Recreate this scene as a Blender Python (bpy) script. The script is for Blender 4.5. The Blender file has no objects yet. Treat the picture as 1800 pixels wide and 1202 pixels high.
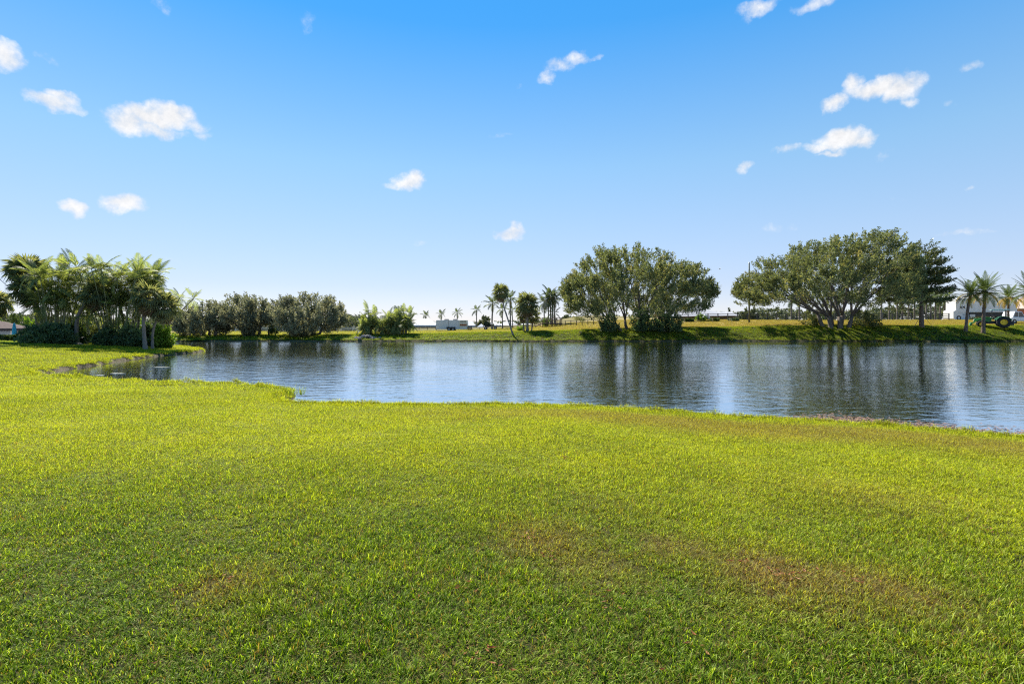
import bpy, math, random
import numpy as np
from mathutils import Vector, Matrix

R = math.radians
sc = bpy.context.scene
col = sc.collection
random.seed(7)
rng = np.random.default_rng(7)

# ------------------------------------------------------------------ camera
EYE, F, HX, HY = 1.55, 900.0, 900.0, 566.0          # eye height (m), focal length and horizon in photo pixels
cd = bpy.data.cameras.new('camera')
cam = bpy.data.objects.new('camera', cd); col.objects.link(cam)
cam.location = (0, 0, EYE); cam.rotation_euler = (R(90), 0, 0)
cd.sensor_width = 36; cd.lens = 18; cd.shift_y = -35 / 1800.0
cd.clip_start = 0.05; cd.clip_end = 30000
sc.camera = cam

def X(px, D): return (px - HX) / F * D
def Z(py, D): return EYE - (py - HY) / F * D

# ------------------------------------------------------------------ sun, sky, exposure
SUN_AZ, SUN_EL = R(-31), R(50)                       # azimuth from +Y towards +X
sdir = Vector((math.sin(SUN_AZ) * math.cos(SUN_EL), math.cos(SUN_AZ) * math.cos(SUN_EL), math.sin(SUN_EL)))
sl = bpy.data.lights.new('sun', 'SUN'); sl.energy = 5.0; sl.angle = R(0.53); sl.color = (1.0, 0.94, 0.84)
so = bpy.data.objects.new('sun', sl); col.objects.link(so)
so.rotation_euler = sdir.to_track_quat('Z', 'Y').to_euler(); so.location = (-30, 40, 60)

sc.view_settings.view_transform = 'Standard'; sc.view_settings.look = 'None'
sc.view_settings.gamma = 1.0; sc.view_settings.exposure = 1.3
sc.view_settings.use_curve_mapping = False
SKY_STRENGTH = 0.105

world = bpy.data.worlds.new('World'); sc.world = world; world.use_nodes = True
wt = world.node_tree; wt.nodes.clear()
def wn(t, **kw):
    n = wt.nodes.new(t)
    for k, v in kw.items(): setattr(n, k, v)
    return n
def wmath(op, a, b=None, clamp=False):
    n = wn('ShaderNodeMath', operation=op); n.use_clamp = clamp
    for i, s in enumerate((a, b)):
        if s is None: continue
        if isinstance(s, (int, float)): n.inputs[i].default_value = s
        else: wt.links.new(s, n.inputs[i])
    return n.outputs[0]
def wdot(vsock, vec):
    n = wn('ShaderNodeVectorMath', operation='DOT_PRODUCT'); wt.links.new(vsock, n.inputs[0]); n.inputs[1].default_value = vec
    return n.outputs['Value']
sky = wn('ShaderNodeTexSky', sky_type='NISHITA', sun_disc=False)
sky.sun_elevation = SUN_EL; sky.sun_rotation = SUN_AZ; sky.air_density = 1.0; sky.dust_density = 0.0; sky.ozone_density = 4.0; sky.altitude = 0
tcw = wn('ShaderNodeTexCoord'); gen = tcw.outputs['Generated']
# the air of that day: a deep azure overhead, paling towards the horizon (a tint by elevation, the same all round)
sep = wn('ShaderNodeSeparateXYZ'); wt.links.new(gen, sep.inputs[0])
tint = wn('ShaderNodeValToRGB'); te = tint.color_ramp.elements
TINT = [(0, (.42, .40, .50)), (.068, (.44, .405, .5)), (.284, (.52, .57, .58)), (.525, (.155, .53, .76)), (1, (.17, .5, .7))]
while len(te) < len(TINT): te.new(.5)
for el_, (p_, c_) in zip(te, TINT): el_.position = p_; el_.color = (*c_, 1)
wt.links.new(sep.outputs['Z'], tint.inputs[0])
hs = wn('ShaderNodeVectorMath', operation='MULTIPLY'); wt.links.new(sky.outputs[0], hs.inputs[0]); wt.links.new(tint.outputs[0], hs.inputs[1])
# a bright, even humid haze mixed in: the same pale-to-azure run of colour in every direction
hz = wn('ShaderNodeValToRGB'); he = hz.color_ramp.elements
HAZE = [(0, (.92, .95, 1.0)), (.068, (.66, .8, .98)), (.284, (.34, .65, .98)), (.5, (.08, .43, .95)), (1, (.05, .33, .8))]
while len(he) < len(HAZE): he.new(.5)
for el_, (p_, c_) in zip(he, HAZE): el_.position = p_; el_.color = (*c_, 1)
wt.links.new(sep.outputs['Z'], hz.inputs[0])
hzs = wn('ShaderNodeVectorMath', operation='SCALE'); wt.links.new(hz.outputs[0], hzs.inputs[0]); hzs.inputs['Scale'].default_value = 3.9
skm = wn('ShaderNodeMix', data_type='RGBA'); skm.inputs[0].default_value = .6; wt.links.new(hs.outputs[0], skm.inputs[6]); wt.links.new(hzs.outputs[0], skm.inputs[7])
# clouds: fair-weather puffs, each an ellipse of sky round its own direction, broken up by noise
CLOUDS = [  # photo column, row, half width, half height, density
    (262, 208, 62, 24, 1.1), (228, 216, 40, 26, 1.0), (300, 205, 46, 26, 1.1), (272, 230, 50, 16, .9), (340, 222, 26, 16, .7), (352, 236, 22, 8, .55),
    (95, 180, 44, 15, .9), (112, 172, 26, 13, .85), (8, 95, 30, 30, .95), (85, 102, 16, 12, .35), (285, 12, 16, 13, .4), (540, 40, 16, 26, .26),
    (132, 367, 21, 15, .95), (215, 356, 40, 20, 1.0), (720, 320, 36, 17, .95), (733, 316, 22, 20, .95), (690, 328, 22, 8, .5),
    (897, 412, 30, 15, .9), (904, 405, 18, 15, .9), (985, 118, 36, 15, .6), (1015, 103, 32, 12, .65), (962, 136, 16, 14, .6), (1045, 101, 18, 6, .4),
    (912, 155, 12, 7, .3), (875, 241, 28, 6, .3), (1330, 14, 40, 16, .75), (1440, 5, 46, 14, .65), (1312, 30, 16, 22, .45),
    (1545, 152, 60, 19, 1.1), (1585, 152, 34, 30, 1.1), (1500, 148, 18, 20, .9), (1598, 180, 18, 8, .7), (1470, 181, 25, 15, .95),
    (1482, 245, 46, 22, 1.1), (1515, 246, 28, 17, 1.0), (1450, 258, 34, 11, .8), (1462, 270, 24, 8, .8), (1385, 264, 26, 10, .6), (1310, 295, 20, 12, .7),
    (1702, 120, 18, 12, .55), (1664, 185, 12, 8, .35), (1560, 272, 22, 8, .25), (1695, 408, 44, 7, .4), (1697, 336, 9, 5, .45), (1582, 348, 14, 7, .2),
    (1370, 402, 44, 10, .25), (740, 428, 16, 8, .3), (470, 437, 12, 6, .25), (280, 455, 44, 9, .22), (770, 545, 60, 8, .3), (880, 540, 60, 10, .25)]
warp = wn('ShaderNodeTexNoise'); warp.inputs['Scale'].default_value = 34; warp.inputs['Detail'].default_value = 7
wt.links.new(gen, warp.inputs['Vector'])
wsub = wn('ShaderNodeVectorMath', operation='SUBTRACT'); wt.links.new(warp.outputs['Color'], wsub.inputs[0]); wsub.inputs[1].default_value = (.5, .5, .5)
wsc = wn('ShaderNodeVectorMath', operation='SCALE'); wt.links.new(wsub.outputs[0], wsc.inputs[0]); wsc.inputs['Scale'].default_value = 0.034
wad = wn('ShaderNodeVectorMath', operation='ADD'); wt.links.new(gen, wad.inputs[0]); wt.links.new(wsc.outputs[0], wad.inputs[1])
wv = wad.outputs[0]
best = None
for (px, py, hw, hh, den) in CLOUDS:
    c = Vector(((px - HX) / F, 1, -(py - HY) / F)); k = 1.0 / c.length; c.normalize()
    r = c.cross(Vector((0, 0, 1))).normalized(); u = r.cross(c).normalized()
    mp = wn('ShaderNodeMapping', vector_type='TEXTURE'); mp.inputs['Location'].default_value = c
    mp.inputs['Rotation'].default_value = Matrix((r, c, u)).transposed().to_euler()
    mp.inputs['Scale'].default_value = (hw / F * k * 1.08, .6, hh / F * k * 1.08)
    wt.links.new(wv, mp.inputs['Vector'])
    dp = wn('ShaderNodeVectorMath', operation='DOT_PRODUCT'); wt.links.new(mp.outputs[0], dp.inputs[0]); wt.links.new(mp.outputs[0], dp.inputs[1])
    f = wn('ShaderNodeMath', operation='MULTIPLY_ADD'); wt.links.new(dp.outputs['Value'], f.inputs[0]); f.inputs[1].default_value = -den; f.inputs[2].default_value = den
    best = wmath('MAXIMUM', 0.0 if best is None else best, f.outputs[0])
cn = wn('ShaderNodeTexNoise'); cn.inputs['Scale'].default_value = 40; cn.inputs['Detail'].default_value = 8; cn.inputs['Roughness'].default_value = .66
wt.links.new(gen, cn.inputs['Vector'])
dens = wmath('ADD', best, wmath('MULTIPLY', wmath('SUBTRACT', cn.outputs['Fac'], .5), 1.25))
mr = wn('ShaderNodeMapRange', interpolation_type='SMOOTHSTEP'); wt.links.new(dens, mr.inputs['Value'])
mr.inputs['From Min'].default_value = 0.08; mr.inputs['From Max'].default_value = 1.1
has = wmath('MULTIPLY', mr.outputs[0], wmath('MULTIPLY', best, 6.0, clamp=True))
cr = wn('ShaderNodeMapRange'); wt.links.new(cn.outputs['Fac'], cr.inputs['Value'])
cr.inputs['From Min'].default_value = .3; cr.inputs['From Max'].default_value = .7; cr.inputs['To Min'].default_value = .78; cr.inputs['To Max'].default_value = 1.0
ccol = wn('ShaderNodeVectorMath', operation='SCALE'); ccol.inputs[0].default_value = (4.0, 4.02, 4.1); wt.links.new(cr.outputs[0], ccol.inputs['Scale'])
mixc = wn('ShaderNodeMix', data_type='RGBA'); wt.links.new(has, mixc.inputs[0]); wt.links.new(skm.outputs[2], mixc.inputs[6]); wt.links.new(ccol.outputs[0], mixc.inputs[7])
bg = wn('ShaderNodeBackground'); bg.inputs['Strength'].default_value = SKY_STRENGTH
wt.links.new(mixc.outputs[2], bg.inputs['Color'])
wo = wn('ShaderNodeOutputWorld'); wt.links.new(bg.outputs[0], wo.inputs['Surface'])

world.cycles.sampling_method = 'MANUAL'; world.cycles.sample_map_resolution = 512
sc.cycles.max_bounces = 6; sc.cycles.transparent_max_bounces = 8
sc.cycles.sample_clamp_indirect = 4; sc.cycles.use_denoising = False; sc.cycles.filter_width = 1.2

# ------------------------------------------------------------------ materials
def new_mat(name):
    m = bpy.data.materials.new(name); m.use_nodes = True
    nt = m.node_tree; b = nt.nodes['Principled BSDF']
    return m, nt, b
def ramp(nt, fac, stops):
    r = nt.nodes.new('ShaderNodeValToRGB'); e = r.color_ramp.elements
    while len(e) < len(stops): e.new(.5)
    for el, (p, c) in zip(e, stops): el.position = p; el.color = (*c, 1)
    nt.links.new(fac, r.inputs[0]); return r.outputs[0]
def noise_tex(nt, scale, detail=4, rough=.6, vec=None):
    n = nt.nodes.new('ShaderNodeTexNoise'); n.inputs['Scale'].default_value = scale
    n.inputs['Detail'].default_value = detail; n.inputs['Roughness'].default_value = rough
    if vec is not None: nt.links.new(vec, n.inputs['Vector'])
    return n
def mat(name, c, rough=.75, metal=0, scale=3.0, var=.25, bump=.0, spec=.4):
    m, nt, b = new_mat(name)
    g = nt.nodes.new('ShaderNodeNewGeometry')
    n = noise_tex(nt, scale, 5, .6, g.outputs['Position'])
    lo = tuple(x * (1 - var) for x in c); hi = tuple(min(1, x * (1 + var)) for x in c)
    nt.links.new(ramp(nt, n.outputs['Fac'], [(.3, lo), (.7, hi)]), b.inputs['Base Color'])
    b.inputs['Roughness'].default_value = rough; b.inputs['Metallic'].default_value = metal
    b.inputs['Specular IOR Level'].default_value = spec
    if bump:
        bp = nt.nodes.new('ShaderNodeBump'); bp.inputs['Strength'].default_value = bump; bp.inputs['Distance'].default_value = .02
        nt.links.new(n.outputs['Fac'], bp.inputs['Height']); nt.links.new(bp.outputs[0], b.inputs['Normal'])
    return m
def leaf_mat(name, stops, trans=.45, rough=.5, tcol=(1.25, 1.2, .55)):
    m, nt, b = new_mat(name)
    at = nt.nodes.new('ShaderNodeAttribute'); at.attribute_name = 'tint'
    c = ramp(nt, at.outputs['Fac'], stops)
    nt.links.new(c, b.inputs['Base Color']); b.inputs['Roughness'].default_value = rough; b.inputs['Specular IOR Level'].default_value = .2
    t = nt.nodes.new('ShaderNodeBsdfTranslucent')
    mu = nt.nodes.new('ShaderNodeMix'); mu.data_type = 'RGBA'; mu.blend_type = 'MULTIPLY'; mu.inputs[0].default_value = 1
    nt.links.new(c, mu.inputs[6]); mu.inputs[7].default_value = (*tcol, 1); nt.links.new(mu.outputs[2], t.inputs['Color'])
    mx = nt.nodes.new('ShaderNodeMixShader'); mx.inputs[0].default_value = trans
    nt.links.new(b.outputs[0], mx.inputs[1]); nt.links.new(t.outputs[0], mx.inputs[2])
    nt.links.new(mx.outputs[0], nt.nodes['Material Output'].inputs['Surface'])
    return m
M = {}
M['ficus'] = leaf_mat('ficus_leaf', [(0, (.075, .095, .042)), (.45, (.125, .152, .066)), (.8, (.195, .215, .082)), (1, (.27, .24, .09))], .48, .5, (1.3, 1.2, .65))
M['ficus_olive_hazed'] = leaf_mat('ficus_olive_hazed_leaf', [(0, (.12, .13, .085)), (.45, (.19, .2, .12)), (.8, (.26, .26, .15)), (1, (.3, .28, .17))], .45, .55, (1.15, 1.1, .8))  # olive fig leaves, lightened and greyed to put the haze into their colour
M['dark_tree'] = leaf_mat('dark_tree_leaf', [(0, (.04, .05, .022)), (.5, (.075, .095, .035)), (1, (.14, .15, .055))], .35, .35)
M['shrub'] = leaf_mat('shrub_leaf', [(0, (.055, .095, .05)), (.5, (.1, .155, .075)), (1, (.17, .23, .1))], .42, .4)
M['bright_shrub'] = leaf_mat('bright_shrub_leaf', [(0, (.08, .14, .02)), (.5, (.14, .24, .03)), (1, (.22, .3, .05))], .5, .45)
M['areca'] = leaf_mat('areca_leaf', [(0, (.1, .14, .05)), (.5, (.18, .22, .08)), (1, (.32, .33, .12))], .55, .45, (1.35, 1.3, .6))
M['sabal'] = leaf_mat('sabal_leaf', [(0, (.1, .125, .065)), (.5, (.17, .2, .105)), (1, (.3, .3, .17))], .58, .33, (1.5, 1.35, .6))
M['date'] = leaf_mat('date_leaf', [(0, (.05, .08, .03)), (.5, (.09, .13, .035)), (1, (.18, .2, .04))], .4, .4)
M['date_gold'] = leaf_mat('date_gold_leaf', [(0, (.2, .14, .02)), (.5, (.35, .25, .03)), (1, (.42, .28, .05))], .45, .5)
M['royal'] = leaf_mat('royal_leaf', [(0, (.045, .07, .035)), (.5, (.08, .11, .05)), (1, (.13, .16, .06))], .4, .4)
M['deadfrond'] = leaf_mat('dead_frond', [(0, (.12, .08, .045)), (1, (.26, .19, .11))], .25, .7, (1, .9, .7))
M['distant'] = leaf_mat('distant_leaf', [(0, (.06, .075, .05)), (.5, (.1, .12, .075)), (1, (.16, .17, .09))], .3, .6)  # far foliage, its greyed tone puts the haze into the leaf colour
M['hedge'] = leaf_mat('hedge_leaf', [(0, (.03, .055, .015)), (.5, (.06, .1, .02)), (1, (.13, .18, .04))], .3, .5)
M['bark'] = mat('grey_bark', (.105, .085, .068), .9, scale=6, var=.4, bump=.6)
M['dark_bark'] = mat('dark_bark', (.12, .085, .06), .9, scale=6, var=.4, bump=.6)
M['palm_bark'] = mat('palm_bark', (.17, .145, .12), .9, scale=9, var=.35, bump=.6)
M['cane'] = mat('cane', (.2, .2, .1), .6, scale=12, var=.4)
M['white_paint'] = mat('white_paint', (.6, .6, .59), .45, scale=1.4, var=.05)
M['grey_panel'] = mat('grey_panel', (.64, .63, .62), .4, scale=1.2, var=.06)
M['cream'] = mat('cream_panel', (.7, .66, .56), .5, scale=2, var=.08)
M['brown_panel'] = mat('brown_panel', (.32, .12, .05), .5, scale=5, var=.25)
M['rust_orange'] = mat('orange_plastic', (.75, .12, .04), .5, scale=5, var=.1)
M['tent'] = mat('tent_fabric', (.48, .48, .49), .7, scale=.8, var=.06)
M['metal_roof'] = mat('metal_roof', (.34, .33, .33), .5, scale=.5, var=.08)
M['black'] = mat('black_paint', (.02, .02, .022), .5, scale=4, var=.3)
M['rubber'] = mat('rubber', (.018, .018, .018), .85, scale=12, var=.3)
M['dark_wood'] = mat('dark_wood', (.075, .045, .03), .85, scale=6, var=.4)
M['wood'] = mat('weathered_wood', (.2, .13, .09), .85, scale=5, var=.4)
M['pale_rail'] = mat('pale_rail', (.62, .58, .52), .6, scale=3, var=.12)
M['green_paint'] = mat('green_paint', (.025, .17, .04), .35, scale=4, var=.15)
M['yellow_paint'] = mat('yellow_paint', (.75, .5, .02), .4, scale=4, var=.12)
M['teal'] = mat('teal_canvas', (.02, .24, .32), .8, scale=6, var=.2)
M['canopy'] = mat('pale_teal_canopy', (.35, .52, .5), .5, scale=3, var=.1)
M['roof_brown'] = mat('brown_shingle', (.1, .078, .07), .95, scale=5, var=.3, bump=.4, spec=.05)
M['roof_tan'] = mat('tan_shingle', (.36, .27, .22), .9, scale=5, var=.25, bump=.4)
M['brick'] = mat('brick_wall', (.42, .15, .09), .9, scale=7, var=.25)
M['stucco'] = mat('stucco', (.66, .61, .54), .9, scale=4, var=.08)
M['dark_glass'] = mat('dark_glass', (.03, .035, .04), .12, scale=1, var=.2, spec=.6)
M['rock'] = mat('grey_rock', (.17, .15, .135), .9, scale=4, var=.35, bump=.6)
M['steel'] = mat('galvanised_steel', (.45, .46, .47), .4, .7, scale=5, var=.12)
M['green_pole'] = mat('weathered_pole', (.1, .11, .08), .8, scale=3, var=.3)
M['foam'] = mat('pale_foam', (.34, .34, .28), .8, scale=14, var=.3)
M['debris'] = mat('brown_debris', (.17, .1, .07), .9, scale=20, var=.5)
M['silver'] = mat('white_car_paint', (.7, .7, .72), .3, scale=2, var=.05)
M['dead_leaf'] = leaf_mat('dead_leaf', [(0, (.16, .06, .025)), (.6, (.3, .12, .045)), (1, (.4, .22, .1))], .25, .7, (1, .9, .7))
M['red_flower'] = leaf_mat('orange_flower', [(0, (.5, .12, .03)), (1, (.7, .25, .06))], .3)

# ------------------------------------------------------------------ mesh helpers
class MB:
    def __init__(s): s.v = []; s.f = []; s.m = []; s.t = []
    def add(s, vs, fs, mi=0, tint=.5):
        o = len(s.v); s.v += [tuple(p) for p in vs]; s.t += [tint] * len(vs)
        s.f += [tuple(i + o for i in f) for f in fs]; s.m += [mi] * len(fs); return s
    def box(s, c, d, rot=None, mi=0, taper=1.0):
        hx, hy, hz = d[0] / 2, d[1] / 2, d[2] / 2
        vs = [Vector((x * (taper if z > 0 else 1), y * (taper if z > 0 else 1), z)) for z in (-hz, hz) for x, y in ((-hx, -hy), (hx, -hy), (hx, hy), (-hx, hy))]
        if rot is not None: vs = [rot @ p for p in vs]
        c = Vector(c)
        return s.add([p + c for p in vs], [(3, 2, 1, 0), (4, 5, 6, 7), (0, 1, 5, 4), (1, 2, 6, 5), (2, 3, 7, 6), (3, 0, 4, 7)], mi)
    def tube(s, pts, rad, n=6, mi=0, tint=.5):
        pts = [Vector(p) for p in pts]; k = len(pts)
        if not hasattr(rad, '__len__'): rad = [rad] * k
        vs = []; prev = None
        for i, p in enumerate(pts):
            d = (pts[min(i + 1, k - 1)] - pts[max(i - 1, 0)]).normalized()
            a = Vector((1, 0, 0)) if abs(d.x) < .8 else Vector((0, 1, 0))
            if prev is not None: a = prev
            u = d.cross(a); u.normalize(); w = u.cross(d); w.normalize(); prev = w
            for j in range(n):
                t = 2 * math.pi * j / n; vs.append(p + (w * math.cos(t) + u * math.sin(t)) * rad[i])
        fs = [(i * n + j, i * n + (j + 1) % n, (i + 1) * n + (j + 1) % n, (i + 1) * n + j) for i in range(k - 1) for j in range(n)]
        fs += [tuple(range(n - 1, -1, -1)), tuple((k - 1) * n + j for j in range(n))]
        return s.add(vs, fs, mi, tint)
    def prism(s, prof, y0, y1, mi=0):          # profile in x,z extruded along y
        n = len(prof)
        vs = [(x, y0, z) for x, z in prof] + [(x, y1, z) for x, z in prof]
        fs = [tuple(range(n)), tuple(range(2 * n - 1, n - 1, -1))] + [(i, i + n, (i + 1) % n + n, (i + 1) % n) for i in range(n)]
        return s.add(vs, fs, mi)
    def lathe(s, prof, c=(0, 0, 0), axis='Y', n=24, mi=0):   # profile of (radius, offset along the axis)
        vs = []
        for r, o in prof:
            for j in range(n):
                t = 2 * math.pi * j / n; a, b = r * math.cos(t), r * math.sin(t)
                p = {'Y': (a, o, b), 'Z': (a, b, o), 'X': (o, a, b)}[axis]
                vs.append((p[0] + c[0], p[1] + c[1], p[2] + c[2]))
        k = len(prof)
        fs = [(i * n + j, i * n + (j + 1) % n, (i + 1) * n + (j + 1) % n, (i + 1) * n + j) for i in range(k - 1) for j in range(n)]
        return s.add(vs, fs, mi)
    def build(s, name, m, parent=None, smooth=False, bevel=0):
        o = mesh_obj(name, np.array(s.v, dtype=np.float32), s.f, m, parent, s.t, smooth, s.m)
        if bevel:
            b = o.modifiers.new('bevel', 'BEVEL'); b.width = bevel; b.segments = 2; b.limit_method = 'ANGLE'
        return o

def make_mesh(name, V, faces, m, tint=None, smooth=False, mi=None):
    me = bpy.data.meshes.new(name)
    if isinstance(faces, np.ndarray):
        nf, k = faces.shape
        me.vertices.add(len(V)); me.vertices.foreach_set('co', np.ascontiguousarray(V, dtype=np.float32).ravel())
        me.loops.add(nf * k); me.loops.foreach_set('vertex_index', faces.astype(np.int32).ravel())
        me.polygons.add(nf); me.polygons.foreach_set('loop_start', np.arange(0, nf * k, k, dtype=np.int32))
        me.update(calc_edges=True); me.validate()
    else:
        me.from_pydata([tuple(map(float, p)) for p in V], [], faces)
    for mm in (m if isinstance(m, (list, tuple)) else [m]): me.materials.append(M[mm] if isinstance(mm, str) else mm)
    if tint is not None:
        a = me.attributes.new('tint', 'FLOAT', 'POINT'); a.data.foreach_set('value', np.asarray(tint, dtype=np.float32))
    if mi is not None and any(mi) and len(mi) == len(me.polygons): me.polygons.foreach_set('material_index', np.asarray(mi, dtype=np.int32))
    if smooth: me.polygons.foreach_set('use_smooth', np.ones(len(me.polygons), dtype=bool))
    return me
def link(name, me, parent=None, mw=None):
    o = bpy.data.objects.new(name, me); col.objects.link(o)
    if parent is not None: o.parent = parent
    if mw is not None: o.matrix_local = mw
    return o
def mesh_obj(name, V, faces, m, parent=None, tint=None, smooth=False, mi=None):
    return link(name, make_mesh(name, V, faces, m, tint, smooth, mi), parent)
def tag(o, label, cat, group=None, kind=None):
    o['label'] = label
    if cat: o['category'] = cat
    if group: o['group'] = group
    if kind: o['kind'] = kind
    return o
def thing(name, label, cat, loc, rotz=0, group=None):
    o = bpy.data.objects.new(name, None); col.objects.link(o)
    o.location = loc; o.rotation_euler = (0, 0, rotz); o.empty_display_size = .3
    return tag(o, label, cat, group)

# ------------------------------------------------------------------ terrain
SHORE = [(9.8, 9.77), (8.4, 10.5), (7.4, 11.1), (5.2, 11.7), (4.1, 12.4), (2.9, 12.9), (1.5, 13.4), (-.6, 13.47), (-3.03, 13.66), (-5.9, 13.9),
         (-6.6, 14.9), (-7.1, 16.4), (-8.4, 17.6), (-10.1, 18.25), (-12.5, 18.8), (-15.3, 19.7), (-17.6, 20.6), (-19.9, 21.5), (-21.0, 22.9),
         (-22.1, 25.3), (-22.9, 28.2), (-24.2, 33.5), (-24.4, 38.3), (-24.8, 40.6), (-26.4, 43), (-29.5, 46), (-34, 49.5), (-40, 53), (-47, 56), (-50, 59), (-46, 61.5),
         (-40, 62), (-30, 62.3), (-20, 62), (-10, 62.2), (0, 61.8), (4, 61.2), (10, 62), (20, 62.3), (30, 62), (40, 62.1), (50, 62), (64, 62), (90, 62.5),
         (120, 58), (125, 40), (110, 22), (70, 8), (40, 5), (22, 6.5), (14, 8.4)]
def catmull(P, k=5, closed=True):
    out = []; n = len(P)
    for i in range(n if closed else n - 1):
        if closed: p0, p1, p2, p3 = P[i - 1], P[i], P[(i + 1) % n], P[(i + 2) % n]
        else: p0, p1, p2, p3 = P[max(i - 1, 0)], P[i], P[i + 1], P[min(i + 2, n - 1)]
        for j in range(k):
            t = j / k
            out.append(tuple(.5 * (2 * b + (c - a) * t + (2 * a - 5 * b + 4 * c - d) * t * t + (3 * b - a - 3 * c + d) * t ** 3) for a, b, c, d in zip(p0, p1, p2, p3)))
    if not closed: out.append(P[-1])
    return out
LAKE = np.array(catmull(SHORE, 4))
def lake_sdf(x, y):
    x = np.atleast_1d(np.asarray(x, float)); y = np.atleast_1d(np.asarray(y, float))
    d2 = np.full(x.shape, 1e12); ins = np.zeros(x.shape, bool)
    A = LAKE; B = np.roll(LAKE, -1, 0)
    for (ax, ay), (bx, by) in zip(A, B):
        ex, ey = bx - ax, by - ay
        t = np.clip(((x - ax) * ex + (y - ay) * ey) / (ex * ex + ey * ey), 0, 1)
        d2 = np.minimum(d2, (x - ax - t * ex) ** 2 + (y - ay - t * ey) ** 2)
        if by != ay: ins ^= ((ay > y) != (by > y)) & (x < (bx - ax) * (y - ay) / (by - ay) + ax)
    d = np.sqrt(d2)
    d = np.where(ins, -d, d)
    return d + .06 * np.sin(x * 1.1 + y * .7) + .04 * np.sin(y * 1.6 - x * .9)
def sstep(a, b, x):
    t = np.clip((x - a) / (b - a), 0, 1); return t * t * (3 - 2 * t)
WATER = -0.8
def terrain(x, y, d=None):
    x = np.atleast_1d(np.asarray(x, float)); y = np.atleast_1d(np.asarray(y, float))
    if d is None: d = lake_sdf(x, y)
    near = -.67 + .67 * sstep(-2, 13, d) - .12 * (1 - sstep(0, .5, d)) * 0
    hb = np.interp(x, [-60, -30, -12, 0, 8, 16, 30, 42, 53, 70], [-.2, -.2, 0., .25, .45, .62, .85, 1.02, 1.0, 1.05])
    sl = np.interp(x, [-10, 5, 20, 35], [-.004, .0, .02, .034])
    run = np.minimum(y, 90) - 66
    far = hb + sl * np.maximum(run, 0) + 2.0 * np.exp(-(((x - 19) / 17) ** 2 + ((y - 125) / 26) ** 2))
    far = far - np.maximum(far - .5, 0) * sstep(106, 135, y) * (1 - np.exp(-(((x - 19) / 17) ** 2)))
    far = far + (.6 - far) * sstep(180, 500, y)
    lipf = -.66 + (far + .66) * sstep(-.6, 5.2, d)
    t = sstep(48, 57, y)
    h = near * (1 - t) + lipf * t
    h += (.018 * np.sin(x * .9 + 1.0) * np.sin(y * .75) + .012 * np.sin(x * 2.1 + y * 1.3)) * sstep(0, 2, d)
    h -= 1.25 * sstep(46, 50, y) * (1 - sstep(66, 75, y)) * (1 - sstep(-52, -47, x)) * sstep(2, 5, d)
    under = -.66 - .75 * sstep(0, .55, -d) - .7 * sstep(.3, 5, -d)
    return np.where(d < 0, np.minimum(h, under), h)
def gz(x, y): return float(terrain(x, y)[0])
def G(px, D, sink=0.0):
    x = X(px, D); return Vector((x, D, gz(x, D) - sink))

ang = np.concatenate([np.linspace(-60, 60, 561), np.linspace(60, 300, 61)[1:-1]]) * math.pi / 180
rad = np.concatenate([np.arange(.3, 9, .16), np.arange(9, 30, .22), np.arange(30, 58, .6), np.arange(58, 72, .25), np.arange(72, 130, 2.0), np.geomspace(130, 9000, 34)])
AA, RR = np.meshgrid(ang, rad)
gx, gy = (np.sin(AA) * RR).ravel(), (np.cos(AA) * RR).ravel()
gd = lake_sdf(gx, gy); gzv = terrain(gx, gy, gd)
na, nr = len(ang), len(rad)
V = np.stack([gx, gy, gzv], 1); V = np.vstack([V, [[0, 0, gz(0, 0)]]])
i, j = np.meshgrid(np.arange(nr - 1), np.arange(na), indexing='ij'); j2 = (j + 1) % na
faces = np.stack([i * na + j, (i + 1) * na + j, (i + 1) * na + j2, i * na + j2], -1).reshape(-1, 4)[:, ::-1]
fan = [(nr * na, k, (k + 1) % na) for k in range(na)]

def dry_mask(x, y, d):
    """where the turf is straw coloured: the far field behind the bank, a mown strip along the near shore, worn spots"""
    far = sstep(62, 64, y) * sstep(5.0, 7.0, d) * np.interp(x, [-30, 0, 8, 30], [.5, .62, .85, .95]) * (1 - .6 * sstep(96, 108, y))
    strip = (1 - sstep(30, 40, y)) * sstep(.5, 1.1, d) * (1 - sstep(1.8, 3.6, d)) * np.interp(x, [-4, 0, 3, 10], [0, .35, .62, .58]) * (y < 15)
    spots = np.zeros_like(x)
    for sx, sy, r, k in ((1.72, 3.35, .42, .95), (1.2, 3.75, .28, .7), (.25, 3.85, .4, .65), (2.3, 3.2, .4, .75), (-1.75, 3.1, .22, .7), (.6, 3.45, .3, .5), (3.6, 5.2, .7, .3), (.9, 4.7, .5, .2)):
        spots = np.maximum(spots, k * np.exp(-(((x - sx) / r) ** 2 + ((y - sy) / r) ** 2)))
    return np.clip(np.maximum.reduce([far, strip, spots]), 0, 1)
gdry = np.append(dry_mask(gx, gy, gd) * np.where(gy < 50, .35, 1), 0)
gsoil = np.append((1 - sstep(-.06, .12, gd)) * (1 - sstep(50, 56, gy) * .3), 0)

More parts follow.
